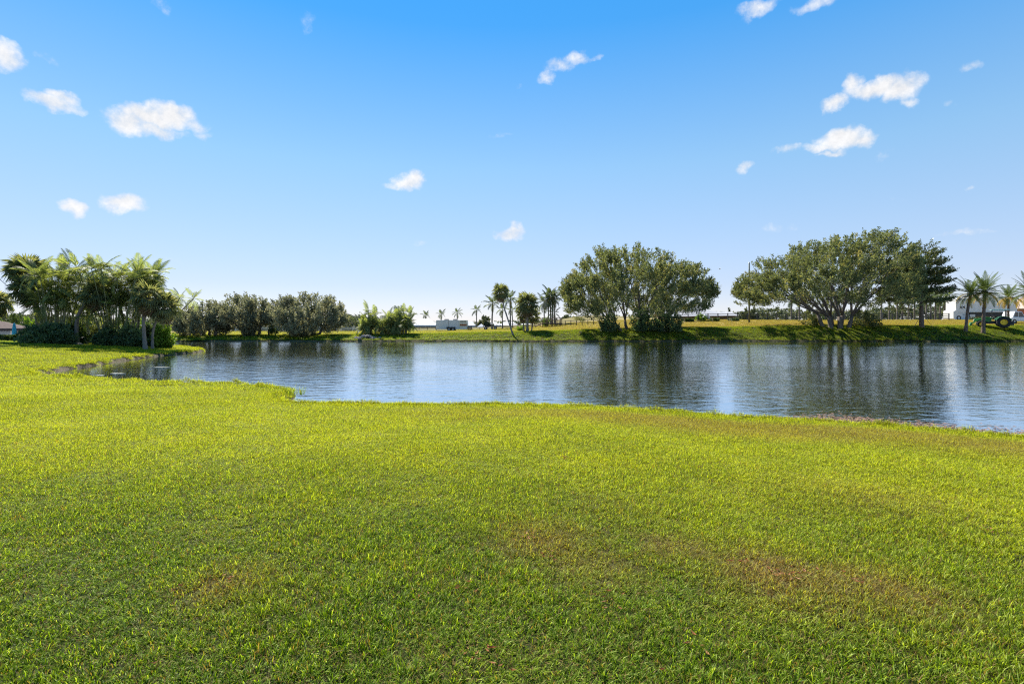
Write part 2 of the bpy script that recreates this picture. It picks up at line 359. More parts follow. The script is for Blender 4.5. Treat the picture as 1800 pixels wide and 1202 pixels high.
m, nt, b = new_mat('turf_ground')
g = nt.nodes.new('ShaderNodeNewGeometry')
n2 = noise_tex(nt, 14, 9, .78, g.outputs['Position'])
green = ramp(nt, n2.outputs['Fac'], [(.25, (.008, .011, .004)), (.5, (.03, .038, .01)), (.75, (.085, .09, .025))])
dryc = ramp(nt, n2.outputs['Fac'], [(.25, (.2, .15, .06)), (.5, (.36, .28, .12)), (.75, (.46, .38, .17))])
soilc = ramp(nt, n2.outputs['Fac'], [(.3, (.06, .045, .025)), (.6, (.15, .12, .075)), (.78, (.34, .3, .22))])
def attr(nt, nm):
    a = nt.nodes.new('ShaderNodeAttribute'); a.attribute_name = nm; return a.outputs['Fac']
def mixc_(nt, fac, a, b_):
    x = nt.nodes.new('ShaderNodeMix'); x.data_type = 'RGBA'; nt.links.new(fac, x.inputs[0]); nt.links.new(a, x.inputs[6]); nt.links.new(b_, x.inputs[7]); return x.outputs[2]
c1 = mixc_(nt, attr(nt, 'dry'), green, dryc)
c2 = mixc_(nt, attr(nt, 'soil'), c1, soilc)
nt.links.new(c2, b.inputs['Base Color']); b.inputs['Roughness'].default_value = .95; b.inputs['Specular IOR Level'].default_value = .1
bp = nt.nodes.new('ShaderNodeBump'); bp.inputs['Strength'].default_value = .7; bp.inputs['Distance'].default_value = .06
nt.links.new(n2.outputs['Fac'], bp.inputs['Height']); nt.links.new(bp.outputs[0], b.inputs['Normal'])
M['ground'] = m
me = bpy.data.meshes.new('ground')
me.from_pydata(V.tolist(), [], faces.tolist() + [(a, c, b_) for a, b_, c in fan])
me.materials.append(m)
for nm, arr in (('dry', gdry), ('soil', gsoil)):
    a = me.attributes.new(nm, 'FLOAT', 'POINT'); a.data.foreach_set('value', arr.astype(np.float32))
me.polygons.foreach_set('use_smooth', np.ones(len(me.polygons), dtype=bool))
ground = link('ground', me); ground['kind'] = 'structure'; ground['label'] = 'mown lawn and grassy banks round the lake'

# ------------------------------------------------------------------ water
m, nt, b = new_mat('lake_water')
b.inputs['Base Color'].default_value = (.012, .013, .01, 1); b.inputs['Roughness'].default_value = .04; b.inputs['IOR'].default_value = 1.333
b.inputs['Specular IOR Level'].default_value = .5
g = nt.nodes.new('ShaderNodeNewGeometry')
mp = nt.nodes.new('ShaderNodeMapping'); mp.inputs['Scale'].default_value = (.55, 1.0, 1); mp.inputs['Rotation'].default_value = (0, 0, R(12)); nt.links.new(g.outputs['Position'], mp.inputs['Vector'])
w1 = noise_tex(nt, 2.3, 3, .5, mp.outputs[0]); w2 = noise_tex(nt, 7.5, 3, .55, mp.outputs[0]); w3 = noise_tex(nt, .12, 2, .5, g.outputs['Position'])
gust = nt.nodes.new('ShaderNodeMapRange'); nt.links.new(w3.outputs['Fac'], gust.inputs['Value']); gust.inputs['From Min'].default_value = .35; gust.inputs['From Max'].default_value = .65; gust.inputs['To Min'].default_value = .55; gust.inputs['To Max'].default_value = 1.1
b1 = nt.nodes.new('ShaderNodeBump'); b1.inputs['Distance'].default_value = .029; nt.links.new(w1.outputs['Fac'], b1.inputs['Height']); nt.links.new(gust.outputs[0], b1.inputs['Strength'])
b2 = nt.nodes.new('ShaderNodeBump'); b2.inputs['Distance'].default_value = .0085; nt.links.new(w2.outputs['Fac'], b2.inputs['Height']); nt.links.new(b1.outputs[0], b2.inputs['Normal']); nt.links.new(gust.outputs[0], b2.inputs['Strength'])
nt.links.new(b2.outputs[0], b.inputs['Normal'])
gl = nt.nodes.new('ShaderNodeBsdfGlossy'); gl.inputs['Roughness'].default_value = .05; gl.inputs['Color'].default_value = (.9, .92, .95, 1); nt.links.new(b2.outputs[0], gl.inputs['Normal'])
wm = nt.nodes.new('ShaderNodeMixShader'); wm.inputs[0].default_value = .85; nt.links.new(b.outputs[0], wm.inputs[1]); nt.links.new(gl.outputs[0], wm.inputs[2])
nt.links.new(wm.outputs[0], nt.nodes['Material Output'].inputs['Surface'])
M['water'] = m
wq = MB(); wq.add([(-60, 4, WATER), (130, 4, WATER), (130, 66, WATER), (-60, 66, WATER)], [(0, 1, 2, 3)])
lake = wq.build('lake_water', 'water'); lake['kind'] = 'structure'; lake['label'] = 'rippled lake water reflecting sky and trees'

# ------------------------------------------------------------------ grass (instanced tiles of blades)
m, nt, b = new_mat('grass_blade')
at = attr(nt, 'tint'); g = nt.nodes.new('ShaderNodeNewGeometry')
pn = noise_tex(nt, .8, 4, .6, g.outputs['Position']); pf = noise_tex(nt, 5, 3, .6, g.outputs['Position'])
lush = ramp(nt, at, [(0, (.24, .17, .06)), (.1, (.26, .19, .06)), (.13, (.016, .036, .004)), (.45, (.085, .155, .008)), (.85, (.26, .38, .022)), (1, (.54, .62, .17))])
straw = ramp(nt, at, [(0, (.13, .07, .035)), (.4, (.25, .155, .065)), (.75, (.38, .28, .1)), (1, (.34, .35, .08))])
yel = ramp(nt, at, [(0, (.32, .23, .08)), (.12, (.04, .055, .006)), (.6, (.4, .46, .014)), (1, (.62, .64, .1))])
ia = nt.nodes.new('ShaderNodeAttribute'); ia.attribute_name = 'dry'; ia.attribute_type = 'INSTANCER'
pm = nt.nodes.new('ShaderNodeMapRange'); nt.links.new(pn.outputs['Fac'], pm.inputs['Value']); pm.inputs['From Min'].default_value = .42; pm.inputs['From Max'].default_value = .72
iy = nt.nodes.new('ShaderNodeAttribute'); iy.attribute_name = 'yellow'; iy.attribute_type = 'INSTANCER'
ym = nt.nodes.new('ShaderNodeMath'); ym.operation = 'MULTIPLY_ADD'; ym.use_clamp = True; nt.links.new(pm.outputs[0], ym.inputs[0]); ym.inputs[1].default_value = .5; nt.links.new(iy.outputs['Fac'], ym.inputs[2])
ly = mixc_(nt, ym.outputs[0], lush, yel)
dm = nt.nodes.new('ShaderNodeMath'); dm.operation = 'MULTIPLY_ADD'; nt.links.new(pf.outputs['Fac'], dm.inputs[0]); dm.inputs[1].default_value = .7; dm.inputs[2].default_value = -.35
da = nt.nodes.new('ShaderNodeMath'); da.operation = 'ADD'; nt.links.new(ia.outputs['Fac'], da.inputs[0]); nt.links.new(dm.outputs[0], da.inputs[1])
dg = nt.nodes.new('ShaderNodeMath'); dg.operation = 'MULTIPLY'; dg.use_clamp = True; nt.links.new(da.outputs[0], dg.inputs[0]); nt.links.new(ia.outputs['Fac'], dg.inputs[1])
sq = nt.nodes.new('ShaderNodeMath'); sq.operation = 'SQRT'; sq.use_clamp = True; nt.links.new(dg.outputs[0], sq.inputs[0])
gc = mixc_(nt, sq.outputs[0], ly, straw)
nt.links.new(gc, b.inputs['Base Color']); b.inputs['Roughness'].default_value = .5; b.inputs['Specular IOR Level'].default_value = .1
tr = nt.nodes.new('ShaderNodeBsdfTranslucent'); mu = nt.nodes.new('ShaderNodeMix'); mu.data_type = 'RGBA'; mu.blend_type = 'MULTIPLY'; mu.inputs[0].default_value = 1
nt.links.new(gc, mu.inputs[6]); mu.inputs[7].default_value = (1.25, 1.2, .35, 1); nt.links.new(mu.outputs[2], tr.inputs['Color'])
mx = nt.nodes.new('ShaderNodeMixShader'); mx.inputs[0].default_value = .54; nt.links.new(b.outputs[0], mx.inputs[1]); nt.links.new(tr.outputs[0], mx.inputs[2])
nt.links.new(mx.outputs[0], nt.nodes['Material Output'].inputs['Surface'])
M['grass'] = m

def grass_tile(nb, size, lmin, lmax, wid, upright, r):
    Vs, Fs, T = [], [], []; nk = max(4, nb // 15); K = r.uniform(-size, size, (nk, 2)) / 2; KT = r.normal(0, .13, nk); KL = r.uniform(.7, 1.25, nk)
    for k in range(nb):
        q_ = r.integers(nk); bx, by = (K[q_] + r.normal(0, .019, 2)) if k % 4 else r.uniform(-size, size, 2) / 2; az = r.uniform(0, 6.283); L = r.uniform(lmin, lmax) * (1.6 if r.random() < .035 else 1) * KL[q_]
        lean0 = abs(r.normal(0, .62)) * (1 - upright) + .15; bend = r.uniform(.3, 1.3) * (1 - .5 * upright); w = wid * r.uniform(.6, 1.25)
        tint = min(1, max(.0, r.random() + (KT[q_] if k % 4 else 0))); o = len(Vs)
        if r.random() < .13: lean0 = 1.35; L *= 1.5; w *= .45; tint *= .1; bend = .2
        px_, pz = 0.0, -.004; ang_ = lean0; ca, sa = math.cos(az), math.sin(az); tw = r.uniform(-.6, .6)
        sx, sy = -math.sin(az + tw), math.cos(az + tw)
        for q in range(4):
            ww = w * (.8, 1.0, .7, 0)[q] / 2
            cx, cy = bx + ca * px_, by + sa * px_
            if q < 3: Vs += [(cx - sx * ww, cy - sy * ww, pz), (cx + sx * ww, cy + sy * ww, pz)]; T += [tint if tint < .13 else .13 + (tint - .13) * (.25, .7, 1)[q]] * 2  # roots darker: thatch tone, with shade among the blades put into the colour
            else: Vs.append((cx, cy, pz)); T.append(min(1, tint + .05))
            px_ += math.sin(ang_) * L / 3; pz += math.cos(ang_) * L / 3; ang_ = min(ang_ + bend / 2.2, 1.75)
            pz = max(pz, .002)
        Fs += [(o, o + 1, o + 3, o + 2), (o + 2, o + 3, o + 5, o + 4), (o + 4, o + 5, o + 6)]
    return Vs, Fs, T
tiles = bpy.data.collections.new('grass_tiles')
NT = 6
for k in range(NT):
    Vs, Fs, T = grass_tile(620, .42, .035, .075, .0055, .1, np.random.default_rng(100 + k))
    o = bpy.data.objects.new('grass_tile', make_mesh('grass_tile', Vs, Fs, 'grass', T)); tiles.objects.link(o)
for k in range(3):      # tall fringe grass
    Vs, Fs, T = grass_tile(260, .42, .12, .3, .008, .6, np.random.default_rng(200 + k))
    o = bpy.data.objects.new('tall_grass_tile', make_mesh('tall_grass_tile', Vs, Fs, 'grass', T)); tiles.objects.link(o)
for k, o in enumerate(tiles.objects): o.name = 'grass_tile_%02d' % k

def scatter(name, label, pts, idx, scl, dry, yellow):
    """one stuff object: blades instanced on its points"""
    n = len(pts); pts = np.asarray(pts, float); d = lake_sdf(pts[:, 0], pts[:, 1]); z = terrain(pts[:, 0], pts[:, 1], d)
    e = .15
    zx = (terrain(pts[:, 0] + e, pts[:, 1]) - z) / e; zy = (terrain(pts[:, 0], pts[:, 1] + e) - z) / e
    V = np.stack([pts[:, 0], pts[:, 1], z], 1)
    me = bpy.data.meshes.new(name); me.from_pydata(V.tolist(), [], [])
    me.materials.append(M['grass'])
    rot = np.zeros((n, 3), np.float32)
    lim = .5
    for i in range(n):
        nv = Vector((-min(max(zx[i], -lim), lim), -min(max(zy[i], -lim), lim), 1)).normalized()
        q = nv.to_track_quat('Z', 'Y') @ Matrix.Rotation(random.uniform(0, 6.283), 3, 'Z').to_quaternion()
        rot[i] = q.to_euler()
    def put(nm, typ, arr):
        a = me.attributes.new(nm, typ, 'POINT'); a.data.foreach_set('vector' if typ == 'FLOAT_VECTOR' else 'value', np.ascontiguousarray(arr).ravel())
    put('rot', 'FLOAT_VECTOR', rot); put('scl', 'FLOAT_VECTOR', np.asarray(scl, np.float32)); put('idx', 'INT', np.asarray(idx, np.int32)); put('dry', 'FLOAT', np.asarray(dry, np.float32)); put('yellow', 'FLOAT', np.asarray(yellow, np.float32) * np.ones(n, np.float32))
    o = link(name, me); o['kind'] = 'stuff'; o['label'] = label; o['category'] = 'grass'
    ng = bpy.data.node_groups.new(name + '_nodes', 'GeometryNodeTree')
    ng.interface.new_socket('Geometry', in_out='INPUT', socket_type='NodeSocketGeometry'); ng.interface.new_socket('Geometry', in_out='OUTPUT', socket_type='NodeSocketGeometry')
    gi = ng.nodes.new('NodeGroupInput'); go = ng.nodes.new('NodeGroupOutput')
    ci = ng.nodes.new('GeometryNodeCollectionInfo'); ci.inputs['Collection'].default_value = tiles; ci.inputs['Separate Children'].default_value = True; ci.inputs['Reset Children'].default_value = True
    ip = ng.nodes.new('GeometryNodeInstanceOnPoints'); ip.inputs['Pick Instance'].default_value = True
    def na_(nm, t):
        q = ng.nodes.new('GeometryNodeInputNamedAttribute'); q.data_type = t; q.inputs['Name'].default_value = nm; return q.outputs['Attribute']
    ng.links.new(gi.outputs[0], ip.inputs['Points']); ng.links.new(ci.outputs[0], ip.inputs['Instance'])
    ng.links.new(na_('idx', 'INT'), ip.inputs['Instance Index']); ng.links.new(na_('rot', 'FLOAT_VECTOR'), ip.inputs['Rotation']); ng.links.new(na_('scl', 'FLOAT_VECTOR'), ip.inputs['Scale'])
    ng.links.new(ip.outputs[0], go.inputs[0])
    md = o.modifiers.new('scatter', 'NODES'); md.node_group = ng
    return o
def jgrid(x0, x1, y0, y1, s, j=.5):
    xs, ys = np.meshgrid(np.arange(x0, x1, s), np.arange(y0, y1, s)); n = xs.size
    return np.stack([xs.ravel() + rng.uniform(-s, s, n) * j, ys.ravel() + rng.uniform(-s, s, n) * j], 1)
# near lawn
P = jgrid(-25, 22, -3, 16, .168, .32); P = P[(np.abs(P[:, 0]) < np.maximum(P[:, 1], 0) * 1.12 + 6.5)]
P2 = jgrid(-55, -3, 13, 47, .42); P2 = P2[(np.abs(P2[:, 0]) < P2[:, 1] * 1.15 + 5.0)]
P2 = P2[P2[:, 1] > 16]
P = np.vstack([P, P2]); d = lake_sdf(P[:, 0], P[:, 1]); k = d > -.02; P = P[k]; d = d[k]; n = len(P)
sz = np.where(P[:, 1] > 16, 1.3, rng.uniform(.62, .9, n) * (1 + .25 * sstep(6, 15, P[:, 1]))); lump = np.sin(P[:, 0] * 2.7 + np.sin(P[:, 1] * 1.9) * 2) * np.sin(P[:, 1] * 3.3 + P[:, 0])
S = np.stack([sz, sz, sz * (1 + .3 * lump) * np.where(d < .5, 1.5, 1.0)], 1)
dr = dry_mask(P[:, 0], P[:, 1], d)
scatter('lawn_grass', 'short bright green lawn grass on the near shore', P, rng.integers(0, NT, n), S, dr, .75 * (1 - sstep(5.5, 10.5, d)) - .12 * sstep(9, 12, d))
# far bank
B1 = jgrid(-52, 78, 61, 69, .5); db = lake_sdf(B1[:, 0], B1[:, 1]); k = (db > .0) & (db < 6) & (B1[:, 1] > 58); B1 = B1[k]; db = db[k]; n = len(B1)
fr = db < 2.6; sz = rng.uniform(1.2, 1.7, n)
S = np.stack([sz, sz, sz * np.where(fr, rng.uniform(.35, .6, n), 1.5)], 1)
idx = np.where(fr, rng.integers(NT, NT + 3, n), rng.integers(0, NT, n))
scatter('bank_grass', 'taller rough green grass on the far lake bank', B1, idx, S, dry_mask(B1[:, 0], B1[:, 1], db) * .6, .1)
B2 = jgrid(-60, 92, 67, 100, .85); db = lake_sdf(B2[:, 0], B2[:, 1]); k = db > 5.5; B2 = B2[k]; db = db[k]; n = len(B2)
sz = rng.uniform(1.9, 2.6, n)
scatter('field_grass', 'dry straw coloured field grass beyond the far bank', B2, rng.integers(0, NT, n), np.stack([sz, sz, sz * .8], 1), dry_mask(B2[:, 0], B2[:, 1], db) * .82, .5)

# ------------------------------------------------------------------ foliage builders
def rand_dirs(n, r):
    v = r.normal(size=(n, 3)); return v / np.linalg.norm(v, axis=1, keepdims=True)
def leaf_quads(C, D, L, W, r):
    """diamond leaves from points C along directions D"""
    n = len(C); D = D / np.maximum(np.linalg.norm(D, axis=1, keepdims=True), 1e-6)
    S = np.cross(D, rand_dirs(n, r)); S /= np.maximum(np.linalg.norm(S, axis=1, keepdims=True), 1e-6)
    L = np.asarray(L).reshape(-1, 1); W = np.asarray(W).reshape(-1, 1)
    V = np.stack([C, C + D * L * .5 + S * W * .5, C + D * L, C + D * L * .5 - S * W * .5], 1).reshape(-1, 3)
    Fq = np.arange(n * 4).reshape(n, 4)
    return V, Fq
def plume_leaves(C, A, nl, length, radius, L, W, r, base=.45, spread=.22):
    """clumps: nl leaves round each centre C, drawn out along the axis A"""
    n = len(C); k = n * nl
    t = r.uniform(-.5, .5, (n, nl, 1)) * length; off = rand_dirs(k, r).reshape(n, nl, 3) * (r.random((n, nl, 1)) ** .5) * radius
    off *= (1 - .55 * (t / length + .5))
    P = C[:, None, :] + A[:, None, :] * t + off
    Dv = A[:, None, :] * .75 + rand_dirs(k, r).reshape(n, nl, 3) * .8
    tint = np.clip(r.normal(base, spread, (n, 1)) + r.normal(0, .16, (n, nl)), 0, 1)
    LL = r.uniform(.7, 1.25, k) * L; WW = r.uniform(.7, 1.2, k) * W
    V, Fq = leaf_quads(P.reshape(-1, 3), Dv.reshape(-1, 3), LL, WW, r)
    return V, Fq, np.repeat(tint.ravel(), 4)

def bez(p0, p1, p2, k=7): return [p0 * (1 - t) ** 2 + p1 * 2 * t * (1 - t) + p2 * t * t for t in [i / (k - 1) for i in range(k)]]

def broad_tree(name, label, px, D, outline, trunks, nclump, nl, seed, leaf='ficus', bark='bark', L=.26, W=.13, depth=.85, plume=1.1, prad=.42, group=None,
               limb_r=.16, sweep=.35, cat='tree', lo_bias=.75, nlimb=12, base=.45, flat=0.0, lumpy=28, tiers=0):
    """multi-trunk spreading tree; outline rows are (photo column, row of crown top, row of crown bottom) at depth D"""
    r = np.random.default_rng(seed); rr = random.Random(seed)
    b0 = G(px, D); root = thing(name, label, cat, b0, 0, group)
    xs = np.array([X(p, D) - b0.x for p, _, _ in outline]); xc_ = (xs[0] + xs[-1]) / 2; xs = xc_ + (xs - xc_) * (1 - .9 * plume / (xs[-1] - xs[0])); tp = np.array([Z(t, D) - b0.z for _, t, _ in outline]); bt = np.array([Z(q, D) - b0.z for _, _, q in outline])
    x0, x1 = xs[0], xs[-1]; hw = (x1 - x0) / 2; cx = (x0 + x1) / 2; dep = hw * depth
    # leaf clump centres
    C = []
    while len(C) < nclump:
        x = r.uniform(x0, x1); top = np.interp(x, xs, tp); bot = np.interp(x, xs, bt)
        if r.random() > (top - bot) / (tp.max() - bt.min()) + .12: continue
        e = max(0.02, 1 - ((x - cx) / hw) ** 2) ** .5 * dep; y = r.uniform(-1, 1); y = np.sign(y) * abs(y) ** .8 * e
        s = max(0, 1 - (y / max(e, .01)) ** 2) ** .4
        tl = bot + (top - bot) * (.25 + .75 * s); u = r.random() ** lo_bias
        C.append((x, y, bot + (tl - bot) * u - .25))
    C = np.array(C)
    if lumpy:
        K = C[r.choice(len(C), max(8, int(nclump / lumpy)), replace=False)]; near_ = np.array([K[np.argmin(np.linalg.norm((K - c) * (1, 1, 1.3), axis=1))] for c in C])
        C = near_ + (C - near_) * r.uniform(.45, .95, (len(C), 1))
    if tiers:
        tz_ = bt.min() + (tp.max() - bt.min()) * (np.floor((C[:, 2] - bt.min()) / (tp.max() - bt.min()) * tiers) + .5) / tiers
        C[:, 2] = tz_ + (C[:, 2] - tz_) * .35 + .06 * np.abs(C[:, 0])
    # trunks and limbs
    limbs = []; nodes = []
    for (tx, ty, rad_, hgt) in trunks:
        p0 = Vector((tx, ty, gz(b0.x + tx, b0.y + ty) - b0.z - .25)); limbs.append((p0, rad_, hgt))
    tw = MB()
    per = max(1, nlimb // len(limbs))
    for li, (p0, rad_, hgt) in enumerate(limbs):
        fx = 0 if len(limbs) == 1 else (p0.x - (limbs[0][0].x + limbs[-1][0].x) / 2)
        split = p0 + Vector((fx * .25 + rr.uniform(-.1, .1), rr.uniform(-.15, .15), hgt))
        mid = p0.lerp(split, .5) + Vector((rr.uniform(-.06, .06), rr.uniform(-.06, .06), 0))
        tmb = MB(); tmb.tube([p0, p0 + Vector((0, 0, .35)), mid, split], [rad_ * 1.7, rad_ * 1.1, rad_ * .92, rad_ * .8], 9); tmb.build('trunk', bark, root, smooth=True)
        for q in range(per):
            fr_ = (li * per + q + .5) / (per * len(limbs)); tx = x0 + (x1 - x0) * (.08 + .84 * fr_) if len(limbs) > 1 else x0 + (x1 - x0) * (.1 + .8 * (q + .5) / per)
            ty = rr.uniform(-.65, .65) * dep; top = np.interp(tx, xs, tp); bot = np.interp(tx, xs, bt)
            tgt = Vector((tx, ty, bot + (top - bot) * rr.uniform(.45, .75)))
            ctl = split.lerp(tgt, .45) + Vector((0, 0, (tgt.z - split.z) * sweep * .6 if abs(tx) < hw * .5 else -abs(tx) * .03))
            pts = bez(split, ctl, tgt, 9); rs = [rad_ * .46 * (1 - .82 * i / 8) + .012 for i in range(9)]
            pts = [p + Vector((rr.uniform(-.07, .07), rr.uniform(-.07, .07), rr.uniform(-.05, .05))) * (0 if i in (0,) else 1) for i, p in enumerate(pts)]
            lm = MB(); lm.tube(pts, rs, 6); lm.build('branch', bark, root, smooth=True)
            for i, p in enumerate(pts): nodes.append((p.x, p.y, p.z, rs[i]))
    order = np.argsort(np.linalg.norm(C - np.array([cx, 0, 0]), axis=1))
    N = np.array(nodes); A = np.zeros_like(C)
    for k in order:
        p = C[k]; dd = np.linalg.norm(N[:, :3] - p, axis=1) + np.maximum(0, N[:, 2] - p[2]) * 2.5
        i = int(np.argmin(dd)); q = N[i]; v = p - q[:3]; ln = np.linalg.norm(v)
        if ln > .15:
            a = Vector(q[:3]); e = Vector(p); md = a.lerp(e, .5) + Vector((0, 0, -.08 * ln * (1 if rr.random() < .6 else -1)))
            r0 = max(.016, min(q[3] * .6, .05)); tw.tube([a, md, e], [r0, r0 * .7, .01], 4)
            N = np.vstack([N, [[md.x, md.y, md.z, r0 * .7], [p[0], p[1], p[2], .02]]])
        out = p - np.array([cx, 0, bt.min() - .2 * (tp.max() - bt.min())]); out /= max(np.linalg.norm(out), 1e-6)
        a = out * 1.0 + np.array([0, 0, .15 * (1 - flat)]) + (v / max(ln, 1e-6)) * .35; a[2] *= (1 - flat * .75); A[k] = a / np.linalg.norm(a)
    tw.build('twigs', bark, root)['kind'] = 'stuff'
    Vl, Fl, T = plume_leaves(C, A, nl, plume, prad, L, W, r, base)
    mesh_obj('crown', Vl, Fl, leaf, root, T)
    return root

def bush(name, label, px0, px1, D, ytop, leaf='shrub', seed=1, nclump=90, nl=60, L=.22, W=.12, depth=.8, cat='shrub', group=None, up=.6, prad=.4, sink=.05, wall=False, base=.45):
    """leafy mass standing on the ground between two photo columns"""
    r = np.random.default_rng(seed); b0 = G((px0 + px1) / 2, D); root = thing(name, label, cat, b0, 0, group)
    hw = abs(X(px1, D) - X(px0, D)) / 2; H = max(.4, Z(ytop, D) - b0.z); C = []
    while len(C) < nclump:
        u = rand_dirs(1, r)[0] * r.random() ** .33
        if u[2] < 0: u[2] *= -1
        lump = 1 + .16 * math.sin(u[0] * 5 + seed) + .12 * math.sin(u[1] * 7 + seed * 2)
        C.append((u[0] * hw * .93, u[1] * hw * depth, max(.12, u[2] * H * lump * .9)))
    C = np.array(C); A = C / np.array([hw, hw, H]) + np.array([0, 0, up]); A /= np.linalg.norm(A, axis=1, keepdims=True)
    Vl, Fl, T = plume_leaves(C, A, nl, .8, prad, L, W, r, base)
    Vl[:, 2] = np.maximum(Vl[:, 2], -.05)
    mesh_obj('foliage', Vl, Fl, leaf, root, T)
    st = MB(); rr = random.Random(seed)
    for k in range(6):
        e = C[rr.randrange(len(C))]; a = Vector((e[0] * .25, e[1] * .25, -.15)); st.tube([a, a.lerp(Vector(e), .5) + Vector((0, 0, .1)), Vector(e)], [.04, .03, .012], 5)
    st.build('stems', 'dark_bark', root)
    return root

# ------------------------------------------------------------------ palm fronds (unit length along +Y, arching down)
def feather_frond(name, m, droop, nleaf, leaf_len, hang, seed, width=.022, rach='cane'):
    r = random.Random(seed); mb = MB(); pts = []
    x = z = 0.0; a = 0.0
    for i in range(9):
        pts.append(Vector((0, x, z))); a -= droop / 8 * (0.5 + i / 8); x += math.cos(a) / 8; z += math.sin(a) / 8
    mb.tube(pts, [.012 * (1 - .8 * i / 8) + .001 for i in range(9)], 4, tint=.75)
    for k in range(nleaf):
        t = .14 + .86 * (k + .5) / nleaf; f = t * 8; i = min(int(f), 7); p = pts[i].lerp(pts[i + 1], f - i); d = (pts[i + 1] - pts[i]).normalized()
        ll = leaf_len * (math.sin(math.pi * min(1, .18 + .8 * t)) ** .7) * r.uniform(.85, 1.15)
        for s in (-1, 1):
            v = (Vector((s, 0, 0)) * (.85 - .35 * t) + d * (.55 + .5 * t) + Vector((0, 0, .25 - hang * r.uniform(.6, 1.2)))).normalized()
            tip = p + v * ll + Vector((0, 0, -hang * ll * .35)); mid = p + v * ll * .5
            w = d * width * r.uniform(.8, 1.2); tn = min(1, max(0, r.gauss(.45, .2)))
            mb.add([p - w * .5, p + w * .5, mid + w, tip, mid - w], [(0, 1, 2, 4), (4, 2, 3)], 0, tn)
    return make_mesh(name, mb.v, mb.f, m, mb.t)
def fan_frond(name, m, seed, nseg=20, droop=.5):
    r = random.Random(seed); mb = MB()
    mb.tube([(0, 0, 0), (0, .22, .02), (0, .45, 0)], [.014, .011, .008], 4, tint=.8)
    c = Vector((0, .45, 0)); span = R(250)
    for k in range(nseg):
        a = -span / 2 + span * (k + .5) / nseg; da = span / nseg * .5
        L = .58 * (.8 + .2 * math.cos(a * .6)) * r.uniform(.9, 1.08); fold = (.03 if k % 2 else -.03)
        def pt(ang_, rad_, zz): return c + Vector((math.sin(ang_) * rad_, math.cos(ang_) * rad_, zz))
        sag = droop * r.uniform(.6, 1.3); tn = min(1, max(0, r.gauss(.45, .2)))
        z1 = -.04 - .1 * abs(math.sin(a)); z2 = z1 - .28 * sag
        mb.add([c, pt(a - da, L * .6, z1 - fold), pt(a, L * .6, z1 + fold), pt(a + da, L * .6, z1 - fold), pt(a, L, z2), pt(a, L * .8, (z1 + z2) / 2 - .02)],
               [(0, 1, 2), (0, 2, 3), (1, 4, 2), (2, 4, 3)], 0, tn)
    return make_mesh(name, mb.v, mb.f, m, mb.t)
FR = {}
for k in range(3):
    FR['date', k] = feather_frond('date_frond', 'date', (.5, .8, 1.1)[k], 34, .2, .25, 10 + k, .011)
    FR['date_gold', k] = feather_frond('date_gold_frond', 'date_gold', (.6, .9, 1.2)[k], 30, .19, .35, 20 + k, .011)
    FR['areca', k] = feather_frond('areca_frond', 'areca', (.6, 1.0, 1.4)[k], 18, .36, .35, 30 + k, .022)
    FR['royal', k] = feather_frond('royal_frond', 'royal', (.7, 1.1, 1.6)[k], 20, .34, .55, 40 + k, .024)
    FR['sabal', k] = fan_frond('sabal_frond', 'sabal', 50 + k, 20, (.4, .8, 1.2)[k])
    FR['deadfrond', k] = fan_frond('dead_frond', 'deadfrond', 60 + k, 14, (1.0, 1.4, 1.8)[k])
def frond_matrix(c, az, el, L, roll=0, w=1.0):
    return Matrix.Translation(c) @ Matrix.Rotation(az, 4, 'Z') @ Matrix.Rotation(el, 4, 'X') @ Matrix.Rotation(roll, 4, 'Y') @ Matrix.Diagonal((L * w, L, L, 1))
def joined(name, items, m, parent):
    Vs, Fs, T, o = [], [], [], 0
    for me, mw in items:
        co = np.empty(len(me.vertices) * 3, np.float32); me.vertices.foreach_get('co', co); co = co.reshape(-1, 3)
        M4 = np.array(mw); Vs.append(co @ M4[:3, :3].T + M4[:3, 3]); Fs += [tuple(v + o for v in p.vertices) for p in me.polygons]
        t = np.empty(len(me.vertices), np.float32); me.attributes['tint'].data.foreach_get('value', t); T.append(t); o += len(co)
    return mesh_obj(name, np.vstack(Vs), Fs, m, parent, np.concatenate(T))

